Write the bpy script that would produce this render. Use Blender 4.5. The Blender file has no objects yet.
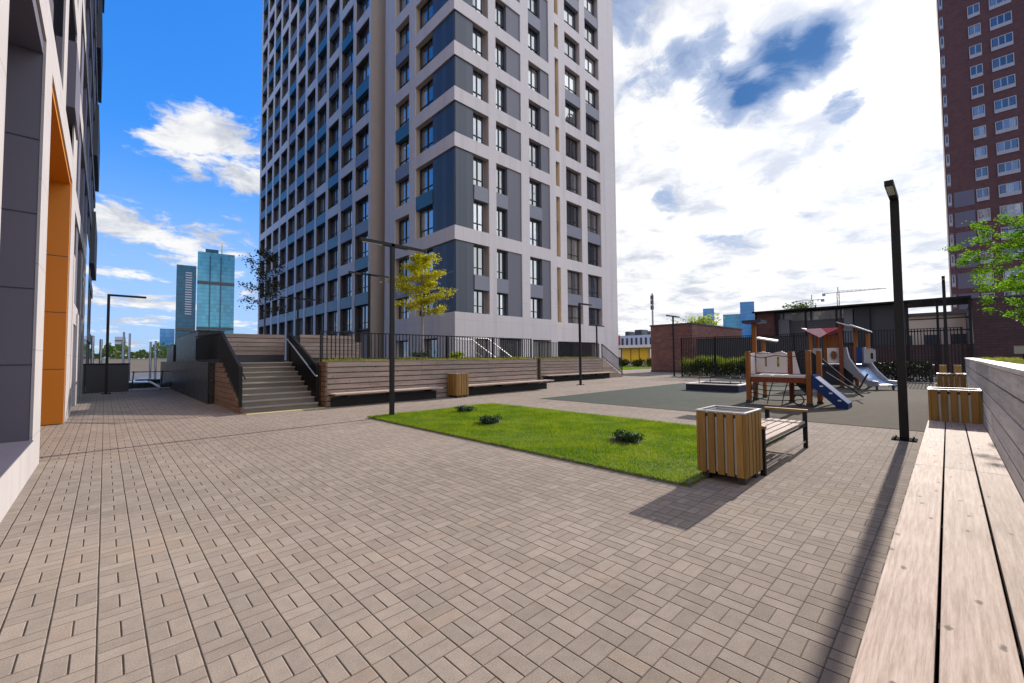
import bpy, math, random
from mathutils import Vector, Matrix, Quaternion
random.seed(7)
R_ = math.radians
S = bpy.context.scene
COL = S.collection

# ------------------------------------------------------------------ camera
CAM_R = Matrix(((0.719, -0.021, -0.694), (-0.695, -0.033, -0.718), (-0.008, 0.999, -0.039)))
def make_camera():
    cd = bpy.data.cameras.new('camera'); cd.sensor_width = 36.0; cd.lens = 421 / 1024 * 36
    cd.clip_start = 0.05; cd.clip_end = 6000
    o = bpy.data.objects.new('camera', cd); COL.objects.link(o)
    q = CAM_R.to_quaternion(); q.normalize()
    o.matrix_world = Matrix.Translation((0, 0, 1.55)) @ q.to_matrix().to_4x4()
    S.camera = o
make_camera()

# ------------------------------------------------------------------ node helper
class NT:
    def __init__(self, tree):
        self.t = tree; self.L = tree.links
    def new(self, kind, **kw):
        n = self.t.nodes.new(kind)
        for k, v in kw.items(): setattr(n, k, v)
        return n
    def put(self, sock, v):
        if v is None: return
        if hasattr(v, 'is_output'): self.L.new(v, sock)
        else:
            try: sock.default_value = v
            except Exception:
                sock.default_value = tuple(v) + (1.0,)
    def m(self, op, a, b=None, c=None):
        n = self.new('ShaderNodeMath', operation=op)
        self.put(n.inputs[0], a); self.put(n.inputs[1], b); self.put(n.inputs[2], c)
        return n.outputs[0]
    def vm(self, op, a, b=None):
        n = self.new('ShaderNodeVectorMath', operation=op)
        self.put(n.inputs[0], a); self.put(n.inputs[1], b)
        return n.outputs['Value'] if op in ('DOT_PRODUCT', 'LENGTH', 'DISTANCE') else n.outputs[0]
    def step(self, x, lo, hi, a=0.0, b=1.0):
        n = self.new('ShaderNodeMapRange', interpolation_type='SMOOTHSTEP')
        self.put(n.inputs[0], x); self.put(n.inputs[1], lo); self.put(n.inputs[2], hi); self.put(n.inputs[3], a); self.put(n.inputs[4], b)
        return n.outputs[0]
    def mix(self, f, a, b):
        n = self.new('ShaderNodeMix', data_type='RGBA')
        self.put(n.inputs[0], f); self.put(n.inputs[6], col4(a)); self.put(n.inputs[7], col4(b))
        return n.outputs[2]
    def mixmul(self, f, a, b):
        n = self.new('ShaderNodeMix', data_type='RGBA', blend_type='MULTIPLY')
        self.put(n.inputs[0], f); self.put(n.inputs[6], col4(a)); self.put(n.inputs[7], col4(b))
        return n.outputs[2]
    def gray(self, v):
        n = self.new('ShaderNodeCombineColor'); 
        for i in range(3): self.put(n.inputs[i], v)
        return n.outputs[0]
    def sep(self, v):
        n = self.new('ShaderNodeSeparateXYZ'); self.put(n.inputs[0], v); return n.outputs
    def comb(self, x, y, z):
        n = self.new('ShaderNodeCombineXYZ'); self.put(n.inputs[0], x); self.put(n.inputs[1], y); self.put(n.inputs[2], z); return n.outputs[0]
    def noise(self, v, scale, detail=4, rough=.55, out=0):
        n = self.new('ShaderNodeTexNoise'); self.put(n.inputs['Vector'], v)
        n.inputs['Scale'].default_value = scale; n.inputs['Detail'].default_value = detail; n.inputs['Roughness'].default_value = rough
        return n.outputs[out]
    def mapping(self, v, scale=(1, 1, 1), loc=(0, 0, 0), rot=(0, 0, 0)):
        n = self.new('ShaderNodeMapping'); self.put(n.inputs[0], v)
        n.inputs['Scale'].default_value = scale; n.inputs['Location'].default_value = loc; n.inputs['Rotation'].default_value = rot
        return n.outputs[0]
    def bump(self, h, strength=.3, dist=.01):
        n = self.new('ShaderNodeBump'); n.inputs['Strength'].default_value = strength; n.inputs['Distance'].default_value = dist
        self.put(n.inputs['Height'], h); return n.outputs[0]
def col4(c):
    if hasattr(c, 'is_output'): return c
    return tuple(c) + (1.0,) if len(c) == 3 else c

def new_mat(name):
    m = bpy.data.materials.new(name); m.use_nodes = True
    t = NT(m.node_tree); b = m.node_tree.nodes['Principled BSDF']
    return m, t, b
def objco(t): return t.new('ShaderNodeTexCoord').outputs['Object']
def worldco(t): return t.new('ShaderNodeNewGeometry').outputs['Position']
def island(t): return t.new('ShaderNodeNewGeometry').outputs['Random Per Island']

def plain(name, c, rough=.6, metal=0.0, var=.15, scale=3.0, bump=.0, spec=.5, isl=0.0, fine=0.0, joints=None):
    """painted or coated surface with soft blotches and fine grain"""
    m, t, b = new_mat(name)
    p = worldco(t)
    n = t.noise(p, scale, 5, .6)
    f = t.m('MULTIPLY_ADD', n, 2 * var, 1 - var)
    if isl: f = t.m('MULTIPLY', f, t.m('MULTIPLY_ADD', island(t), 2 * isl, 1 - isl))
    if fine: f = t.m('MULTIPLY', f, t.m('MULTIPLY_ADD', t.noise(p, 160, 2), 2 * fine, 1 - fine))
    if joints:
        x, y, z = t.sep(p)[:3]
        jz = t.m('LESS_THAN', t.m('FRACT', t.m('DIVIDE', t.m('SUBTRACT', z, 4.105), joints[0])), .012 / joints[0])
        jx = t.m('LESS_THAN', t.m('FRACT', t.m('DIVIDE', t.m('ADD', x, y), joints[1])), .012 / joints[1])
        f = t.m('MULTIPLY', f, t.m('MULTIPLY_ADD', t.m('MAXIMUM', jz, jx), -.35, 1.0))
        st = t.noise(t.mapping(p, (1.6, 1.6, .08)), 1.0, 4)
        f = t.m('MULTIPLY', f, t.m('MULTIPLY_ADD', t.step(st, .5, .72), -.10, 1.0))
    t.put(b.inputs['Base Color'], t.mixmul(1.0, c, t.gray(f)))
    t.put(b.inputs['Roughness'], t.m('MULTIPLY_ADD', n, .25, rough - .12))
    b.inputs['Metallic'].default_value = metal
    b.inputs['Specular IOR Level'].default_value = spec
    if bump: t.put(b.inputs['Normal'], t.bump(t.noise(p, 90, 3), bump, .004))
    return m

def wood(name, c1, c2, axis=0, rough=.65, knots=True, spec=.3, islv=.16, scale=1.0):
    """sawn boards: grain streaks along one axis, per board tint, small knots"""
    m, t, b = new_mat(name)
    p = worldco(t)
    r = island(t)
    sc = [22.0, 22.0, 22.0]; sc[axis] = 1.1
    p2 = t.vm('ADD', p, t.comb(t.m('MULTIPLY', r, 17.0), t.m('MULTIPLY', r, 9.0), t.m('MULTIPLY', r, 5.0)))
    g = t.noise(t.mapping(p2, tuple(s * scale for s in sc)), 1.0, 6, .62)
    g2 = t.noise(t.mapping(p2, tuple(s * 5 * scale for s in sc)), 1.0, 3, .6)
    blot = t.noise(p2, 1.7, 3)
    f = t.step(t.m('ADD', t.m('MULTIPLY', g, .75), t.m('MULTIPLY', g2, .3)), .3, .75)
    c = t.mix(f, c1, c2)
    tint = t.m('MULTIPLY', t.m('MULTIPLY_ADD', r, 2 * islv, 1 - islv), t.m('MULTIPLY_ADD', blot, .4, .8))
    c = t.mixmul(1.0, c, t.gray(tint))
    if knots:
        ks = [6.5, 6.5, 6.5]; ks[axis] = 5.0
        v = t.new('ShaderNodeTexVoronoi', voronoi_dimensions='2D'); v.inputs['Scale'].default_value = 1.0; v.inputs['Randomness'].default_value = 1.0
        q3 = t.sep(p2); o3 = [k for k in range(3) if k != axis]
        t.put(v.inputs['Vector'], t.comb(t.m('MULTIPLY', q3[axis], 2.9), t.m('MULTIPLY', t.m('ADD', q3[o3[0]], q3[o3[1]]), 6.0), 0.0))
        kd = t.m('ADD', v.outputs['Distance'], t.m('MULTIPLY', t.m('SUBTRACT', t.noise(p2, 60, 3), .5), .16))
        k = t.step(kd, .03, .10, 1.0, 0.0)
        pick = t.m('GREATER_THAN', t.sep(v.outputs['Color'])[0], .3)
        k = t.m('MULTIPLY', t.m('MULTIPLY', k, pick), .85)
        c = t.mix(k, c, tuple(.28 * x for x in c1))
    t.put(b.inputs['Base Color'], c)
    b.inputs['Roughness'].default_value = rough
    b.inputs['Specular IOR Level'].default_value = spec
    t.put(b.inputs['Normal'], t.bump(t.m('ADD', g, t.m('MULTIPLY', g2, .6)), .45, .003))
    return m

def leaf(name, c1, c2, trans=.35):
    m, t, b = new_mat(name)
    c = t.mix(t.m('ADD', t.m('MULTIPLY', island(t), .55), t.m('MULTIPLY', t.step(t.noise(worldco(t), 1.6, 4), .35, .65), .45)), c1, c2)
    b.inputs['Roughness'].default_value = .6; b.inputs['Specular IOR Level'].default_value = .15
    t.put(b.inputs['Base Color'], c)
    tr = t.new('ShaderNodeBsdfTranslucent'); t.put(tr.inputs[0], t.mixmul(1.0, c, (1.25, 1.35, .8)))
    mx = t.new('ShaderNodeMixShader'); mx.inputs[0].default_value = trans
    t.L.new(b.outputs[0], mx.inputs[1]); t.L.new(tr.outputs[0], mx.inputs[2])
    t.L.new(mx.outputs[0], m.node_tree.nodes['Material Output'].inputs[0])
    return m

def glass(name, c, refl=.35, tint=(.9, .95, 1.0), rough=.02, wav=.004):
    """window glazing: dark room behind, sky mirrored in the pane, each pane a little different"""
    m, t, b = new_mat(name)
    oi = t.new('ShaderNodeObjectInfo').outputs['Random']
    r = t.m('FRACT', t.m('ADD', oi, island(t)))
    p = worldco(t)
    n = t.noise(p, 1.3, 2)
    f = t.m('MULTIPLY_ADD', r, 1.0, .4)
    px_, py_, pz_ = t.sep(p)[:3]
    fold = t.m('MULTIPLY_ADD', t.m('SINE', t.m('MULTIPLY', t.m('ADD', px_, py_), 34.0)), .18, .8)
    cur = t.m('MULTIPLY', t.m('GREATER_THAN', r, .66), t.m('MULTIPLY_ADD', t.m('GREATER_THAN', t.m('FRACT', t.m('MULTIPLY', r, 57.0)), .5), .55, .3))
    t.put(b.inputs['Base Color'], t.mix(cur, t.mixmul(1.0, c, t.gray(f)), t.mixmul(1.0, (.36, .33, .29), t.gray(fold))))
    b.inputs['Roughness'].default_value = .25
    gl = t.new('ShaderNodeBsdfGlossy'); gl.inputs['Roughness'].default_value = rough; gl.inputs['Color'].default_value = col4(tint)
    t.put(gl.inputs['Normal'], t.bump(t.noise(p, .9, 2), .25, wav * 10))
    mx = t.new('ShaderNodeMixShader')
    lw = t.new('ShaderNodeLayerWeight'); lw.inputs[0].default_value = .35
    t.put(mx.inputs[0], t.m('MULTIPLY', t.m('MINIMUM', t.m('MULTIPLY_ADD', lw.outputs['Fresnel'], .7, refl), 1.0), t.m('MULTIPLY_ADD', r, .5, .6)))
    t.L.new(b.outputs[0], mx.inputs[1]); t.L.new(gl.outputs[0], mx.inputs[2])
    t.L.new(mx.outputs[0], m.node_tree.nodes['Material Output'].inputs[0])
    return m

def brick_mat(name, c1, c2, mortar, bw, bh, mix_noise=.5, swap='x'):
    m, t, b = new_mat(name)
    x, y, z = t.sep(worldco(t))[:3]
    u = t.m('ADD', x, y)
    n = t.new('ShaderNodeTexBrick')
    t.put(n.inputs['Vector'], t.comb(u, z, 0.0))
    n.inputs['Color1'].default_value = col4(c1); n.inputs['Color2'].default_value = col4(c2); n.inputs['Mortar'].default_value = col4(mortar)
    n.inputs['Scale'].default_value = 1.0; n.inputs['Mortar Size'].default_value = .006 * bw / .25
    n.inputs['Brick Width'].default_value = bw; n.inputs['Row Height'].default_value = bh
    n.inputs['Bias'].default_value = -.1
    w = t.noise(worldco(t), 2.2, 4)
    t.put(b.inputs['Base Color'], t.mixmul(1.0, n.outputs[0], t.gray(t.m('MULTIPLY_ADD', w, .7, .65))))
    b.inputs['Roughness'].default_value = .85
    t.put(b.inputs['Normal'], t.bump(n.outputs[1], -.3, .01))
    return m

def paving_mat():
    m, t, b = new_mat('basketweave_pavers')
    p = worldco(t)
    wob = t.vm('SUBTRACT', t.noise(p, 1.1, 2, .5, 1), (.5, .5, .5))
    sc = t.new('ShaderNodeVectorMath', operation='SCALE'); t.L.new(wob, sc.inputs[0]); sc.inputs['Scale'].default_value = .006
    x, y, z = t.sep(t.vm('ADD', p, sc.outputs[0]))[:3]
    x = t.m('MULTIPLY', t.m('ADD', x, 100.0), 5.0); y = t.m('MULTIPLY', t.m('ADD', y, 99.92), 5.0)
    i = t.m('FLOOR', x); j = t.m('FLOOR', y); fx = t.m('FRACT', x); fy = t.m('FRACT', y)
    par = t.m('MODULO', t.m('ADD', i, j), 2.0); inv = t.m('SUBTRACT', 1.0, par)
    s = t.m('ADD', t.m('MULTIPLY', fx, inv), t.m('MULTIPLY', fy, par))     # across the pair
    l = t.m('ADD', t.m('MULTIPLY', fy, inv), t.m('MULTIPLY', fx, par))     # along the brick
    s2 = t.m('MULTIPLY', s, 2.0); h = t.m('FLOOR', s2); u = t.m('FRACT', s2)
    du = t.m('MULTIPLY', t.m('MINIMUM', u, t.m('SUBTRACT', 1.0, u)), .1)
    dl = t.m('MULTIPLY', t.m('MINIMUM', l, t.m('SUBTRACT', 1.0, l)), .2)
    d = t.m('MINIMUM', du, dl)
    dX = t.m('ADD', t.m('MULTIPLY', du, inv), t.m('MULTIPLY', dl, par)); dY = t.m('ADD', t.m('MULTIPLY', du, par), t.m('MULTIPLY', dl, inv))
    wn = t.new('ShaderNodeTexWhiteNoise'); t.put(wn.inputs['Vector'], t.comb(i, j, t.m('ADD', h, t.m('MULTIPLY', par, 2.0))))
    rnd = wn.outputs['Value']; rc = t.sep(wn.outputs['Color'])
    big = t.noise(p, .35, 4); fine = t.noise(p, 130, 4, .8); mid = t.noise(p, 11, 4)
    c = t.mix(rnd, (.290, .240, .200), (.236, .196, .164))
    c = t.mix(t.m('MULTIPLY', t.m('GREATER_THAN', rc[1], .96), .25), c, (.28, .20, .15))
    f = t.m('MULTIPLY', t.m('MULTIPLY_ADD', big, .5, .75), t.m('MULTIPLY', t.m('MULTIPLY_ADD', fine, 1.7, .15), t.m('MULTIPLY_ADD', mid, .4, .8)))
    c = t.mixmul(1.0, c, t.gray(f))
    stain = t.step(t.noise(p, .9, 6, .65), .56, .74); c = t.mixmul(t.m('MULTIPLY', stain, .30), c, (.62, .60, .58))
    sandy = t.step(t.noise(t.vm('ADD', p, (31.0, 7.0, 0.0)), .55, 5, .6), .54, .72); c = t.mix(t.m('MULTIPLY', sandy, .22), c, (.36, .29, .21))
    jw = t.m('MULTIPLY_ADD', t.noise(p, 5, 2), .0036, .0006)
    jm = t.m('MAXIMUM', t.m('SUBTRACT', 1.0, t.step(dX, jw, t.m('ADD', jw, .0024))), t.m('MULTIPLY', t.m('SUBTRACT', 1.0, t.step(dY, t.m('MULTIPLY', jw, .6), t.m('ADD', jw, .002))), .62))
    c = t.mix(t.m('MULTIPLY', jm, .92), c, (.022, .017, .014))
    # one straight dark seam course across the square
    ys = t.sep(p)[1]
    seam = t.m('LESS_THAN', t.m('ABSOLUTE', t.m('SUBTRACT', ys, 9.88)), .022)
    c = t.mix(t.m('MULTIPLY', seam, .6), c, (.07, .055, .05))
    t.put(b.inputs['Base Color'], c)
    t.put(b.inputs['Roughness'], t.m('MULTIPLY_ADD', fine, .1, .88))
    b.inputs['Specular IOR Level'].default_value = .06
    hgt = t.m('ADD', t.m('ADD', t.step(d, .001, .008), t.m('MULTIPLY', rc[2], .25)), t.m('MULTIPLY', fine, .18))
    t.put(b.inputs['Normal'], t.bump(hgt, .55, .005))
    return m

M = {}
def mats():
    M['paving'] = paving_mat()
    M['white'] = plain('white_facade_panel', (.64, .58, .57), .6, var=.06, scale=.6, fine=.03, joints=(1.575, 1.1))
    M['cream'] = plain('cream_reveal', (.50, .41, .32), .6, var=.08, scale=.8)
    M['reveal_b'] = plain('beige_grey_reveal', (.40, .34, .32), .6, var=.08, scale=.8)
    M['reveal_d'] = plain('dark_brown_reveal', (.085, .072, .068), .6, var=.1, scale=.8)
    M['reveal_y'] = plain('warm_cream_reveal', (.70, .52, .30), .6, var=.08, scale=.8)
    M['beige'] = plain('beige_wall', (.44, .36, .31), .7, var=.08, scale=.8)
    M['pane2'] = glass('tower_window_pane', (.05, .045, .05), .12)
    M['frame'] = plain('dark_window_frame', (.022, .025, .035), .4)
    M['pane'] = glass('window_pane', (.028, .038, .052), .30)
    M['spg'] = plain('grey_spandrel', (.20, .205, .25), .45, var=.06, isl=.1)
    M['spt'] = plain('teal_spandrel', (.03, .12, .185), .4, var=.06, isl=.1)
    M['clad'] = plain('grey_cladding', (.14, .14, .17), .5, var=.07, scale=1.5)
    m, t, b = new_mat('dark_ribbed_cladding')
    x, y, z = t.sep(worldco(t))[:3]
    w = t.m('FRACT', t.m('MULTIPLY', t.m('ADD', x, y), 1.75))
    edge = t.m('LESS_THAN', w, .05)
    wn = t.new('ShaderNodeTexWhiteNoise'); wn.noise_dimensions = '1D'; t.put(wn.inputs['W'], t.m('FLOOR', t.m('MULTIPLY', t.m('ADD', x, y), 1.75)))
    c = t.mix(wn.outputs['Value'], (.036, .050, .076), (.058, .073, .104))
    t.put(b.inputs['Base Color'], t.mix(edge, c, (.025, .03, .045))); b.inputs['Roughness'].default_value = .4
    M['ribbed'] = m
    M['dgrey'] = plain('dark_grey_panel', (.105, .095, .125), .5, var=.06, scale=1.0)
    M['bininside'] = plain('dark_bin_inside', (.06, .07, .085), .9, var=.2, spec=.1)  # dark tone painted for the shaded inside of the bins
    M['matte'] = plain('matte_black_steel', (.012, .012, .013), .95, var=.2, spec=.02)
    M['black'] = plain('black_metal', (.014, .014, .016), .55, var=.2, scale=8, spec=.2)
    M['lampmetal'] = plain('lamp_metal', (.017, .017, .019), .55, var=.25, scale=5, spec=.2)
    M['lens'] = plain('lamp_lens', (.5, .5, .48), .3)
    M['orange'] = plain('orange_panel', (.47, .165, .003), .45, var=.05, scale=1.2)
    M['lwhite'] = plain('white_frame_panel', (.36, .335, .34), .6, var=.1, scale=.9, fine=.04, joints=(1.2, 1.05), spec=.2)
    m, t, b = new_mat('rubber_safety_floor')
    p = worldco(t); y = t.sep(p)[1]
    g = t.step(t.m('ADD', y, t.m('MULTIPLY', t.m('SUBTRACT', t.noise(p, .45, 4), .5), 7.0)), 2.0, 8.0)  # brown side puts a sunlit sheen into the rubber colour
    c = t.mix(g, (.094, .080, .062), (.060, .070, .060))
    f = t.m('MULTIPLY', t.m('MULTIPLY_ADD', t.noise(p, 220, 2, .7), .9, .55), t.m('MULTIPLY_ADD', t.noise(p, 2.5, 5, .6), .5, .75))
    t.put(b.inputs['Base Color'], t.mixmul(1.0, c, t.gray(f))); b.inputs['Roughness'].default_value = 1.0; b.inputs['Specular IOR Level'].default_value = .08
    t.put(b.inputs['Normal'], t.bump(t.noise(p, 90, 3), .5, .004)); M['rubber'] = m
    M['asphalt'] = plain('asphalt', (.06, .06, .062), .8, var=.25, scale=.4, fine=.2)
    M['soil'] = plain('dark_soil', (.035, .026, .018), .95, var=.4, scale=8, fine=.3, bump=.6)
    M['turf'] = plain('turf_base', (.075, .115, .014), .95, var=.35, scale=3.0, fine=.3, bump=.5)
    M['kerb'] = plain('concrete_kerb', (.17, .16, .15), .8, var=.2, scale=3, fine=.15)
    M['wbench'] = wood('pale_bench_boards', (.30, .215, .165), (.52, .425, .365), 0, rough=.75, spec=.12, scale=3.0)
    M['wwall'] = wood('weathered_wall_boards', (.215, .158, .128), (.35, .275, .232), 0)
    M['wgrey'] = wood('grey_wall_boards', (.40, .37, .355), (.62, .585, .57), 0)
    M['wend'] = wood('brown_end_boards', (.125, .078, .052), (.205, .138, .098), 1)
    M['wslat'] = wood('golden_slats', (.20, .108, .026), (.315, .185, .055), 2, knots=False, islv=.2, scale=1.2)
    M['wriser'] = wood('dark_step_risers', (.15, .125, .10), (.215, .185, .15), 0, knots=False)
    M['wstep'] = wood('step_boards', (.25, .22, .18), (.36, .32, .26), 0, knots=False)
    M['wplay'] = wood('orange_play_posts', (.20, .068, .016), (.30, .112, .032), 2, knots=False, islv=.1)
    M['wred'] = wood('red_play_posts', (.13, .028, .012), (.20, .05, .02), 2, knots=False)
    M['steel'] = plain('light_steel', (.62, .62, .62), .35, .8, var=.1, scale=6)
    M['binrim'] = plain('grey_bin_rim', (.36, .36, .37), .45, .4, var=.1, scale=6)
    M['liner'] = plain('white_liner', (.62, .62, .60), .5, var=.08)
    M['dmetal'] = plain('dark_plastic', (.035, .032, .034), .5, var=.2)
    M['granite'] = None
    m, t, b = new_mat('polished_black_granite')
    p = worldco(t); n = t.noise(p, 70, 4, .7); x, y, z = t.sep(p)[:3]
    jl = t.m('MAXIMUM', t.m('LESS_THAN', t.m('FRACT', t.m('MULTIPLY', t.m('ADD', y, x), 1.1)), .014), t.m('LESS_THAN', t.m('FRACT', t.m('MULTIPLY', z, 1.35)), .012))
    t.put(b.inputs['Base Color'], t.mix(jl, t.mix(t.step(n, .42, .66), (.014, .016, .018), (.13, .13, .135)), (.006, .006, .006)))
    t.put(b.inputs['Roughness'], t.m('MULTIPLY_ADD', t.noise(p, 3, 3), .2, .22)); b.inputs['Specular IOR Level'].default_value = .05
    M['granite'] = m
    M['brick'] = brick_mat('dark_red_brick', (.20, .075, .06), (.105, .045, .045), (.11, .085, .08), .52, .15)
    M['tbrick'] = brick_mat('maroon_tower_brick', (.118, .046, .042), (.088, .036, .036), (.07, .035, .034), .5, .16)
    M['pbrick'] = brick_mat('brown_podium_brick', (.085, .040, .038), (.062, .032, .032), (.04, .024, .024), .8, .2)
    M['wframe'] = plain('white_window_frame', (.34, .33, .345), .5, var=.05)
    M['dkpanel'] = plain('dark_slate_panel', (.045, .045, .055), .55, var=.15, scale=.8)
    m, t, b = new_mat('grey_louvre')
    z = t.sep(worldco(t))[2]
    s = t.m('LESS_THAN', t.m('FRACT', t.m('MULTIPLY', z, 5.0)), .25)
    t.put(b.inputs['Base Color'], t.mix(s, (.10, .10, .118), (.045, .045, .054))); b.inputs['Roughness'].default_value = .5
    M['louvre'] = m
    M['glaze'] = glass('pale_glazing', (.12, .14, .18), .12)
    M['blueglass'] = None
    for key, c1, c2 in (('blueglass', (.010, .125, .21), (.045, .27, .38)), ('blueglass2', (.008, .095, .25), (.028, .19, .40)), ('darkglass', (.008, .05, .10), (.022, .11, .18))):
        m, t, b = new_mat(key)
        x, y, z = t.sep(worldco(t))[:3]
        u = t.m('FLOOR', t.m('MULTIPLY', t.m('ADD', x, t.m('MULTIPLY', y, .9)), .42)); v = t.m('FLOOR', t.m('MULTIPLY', z, .27))
        wn = t.new('ShaderNodeTexWhiteNoise'); t.put(wn.inputs['Vector'], t.comb(u, v, 0.0))
        ln = t.m('LESS_THAN', t.m('FRACT', t.m('MULTIPLY', z, .27)), .16)
        blot = t.noise(t.mapping(worldco(t), (.03, .03, .016)), 1.0, 4)
        c = t.mix(t.m('MULTIPLY_ADD', wn.outputs['Value'], .45, t.m('MULTIPLY', t.step(blot, .35, .65), .55)), c1, c2)
        c = t.mixmul(1.0, c, t.gray(t.m('SUBTRACT', 1.0, t.m('MULTIPLY', ln, .28))))
        t.put(b.inputs['Base Color'], c)
        b.inputs['Roughness'].default_value = .12; b.inputs['Metallic'].default_value = 0.0 if key == 'darkglass' else .3; b.inputs['Specular IOR Level'].default_value = .25 if key == 'darkglass' else .7
        M[key] = m
    M['leafy'] = leaf('yellow_green_leaves', (.44, .37, .014), (.24, .235, .012), .5)
    M['leafl'] = leaf('lime_leaves', (.17, .30, .012), (.075, .18, .012), .5)
    M['leafd'] = leaf('dark_leaves', (.018, .024, .012), (.035, .042, .02), .15)
    M['leafm'] = leaf('mid_green_leaves', (.05, .085, .022), (.09, .12, .03), .3)
    M['leafh'] = leaf('hedge_leaves', (.16, .21, .02), (.27, .31, .035), .45)
    M['leafj'] = leaf('juniper_needles', (.02, .045, .02), (.04, .075, .03), .2)
    M['blade'] = leaf('grass_blades', (.055, .135, .005), (.24, .285, .016), .5)
    M['bladed'] = leaf('yellowish_grass_blades', (.20, .21, .045), (.28, .26, .07), .4)  # yellower than the lawn blades
    M['bark'] = plain('bark', (.075, .06, .048), .9, var=.3, scale=12, bump=.6)
    M['barkl'] = plain('pale_bark', (.20, .17, .145), .85, var=.2, scale=12, bump=.4)
    M['pinkroof'] = plain('red_roof_board', (.55, .10, .13), .5)
    M['pinklight'] = plain('pink_roof_board', (.70, .42, .46), .5)
    M['pwhite'] = plain('cream_play_panel', (.58, .52, .50), .55, var=.08)
    M['pgrey'] = plain('grey_play_plastic', (.30, .30, .32), .5, var=.08)
    M['pblue'] = plain('blue_play_board', (.007, .034, .15), .5, var=.12, spec=.25)
    M['pnavy'] = plain('navy_board', (.012, .02, .055), .5)
    M['chute'] = plain('pale_blue_chute', (.42, .55, .78), .3, .25)
    M['sand'] = plain('sand', (.48, .40, .33), .9, var=.2, scale=4)
    M['rope'] = plain('dark_rope', (.02, .02, .022), .8)
    M['yellow'] = plain('yellow_wall', (.75, .50, .03), .6)
    M['pale'] = plain('pale_wall', (.55, .55, .57), .7)
    M['redwall'] = plain('red_wall', (.35, .06, .05), .7)
    M['tan'] = plain('tan_hoarding', (.62, .50, .38), .8, var=.1, scale=.2)
    M['towergrey'] = plain('far_grey_tower', (.36, .36, .42), .7)
    M['carblue'] = plain('dark_blue_car_paint', (.02, .035, .075), .2, .3, var=.02)
    M['carwhite'] = plain('white_car_paint', (.75, .76, .80), .2, var=.02)
    M['carglass'] = glass('car_glass', (.01, .012, .015), .3)
    M['tyre'] = plain('tyre', (.015, .015, .016), .8)
    M['crane'] = plain('crane_steel', (.30, .27, .22), .6)
    M['tactile'] = plain('yellow_tactile_strip', (.50, .42, .20), .8, var=.2, scale=6)
mats()

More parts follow.
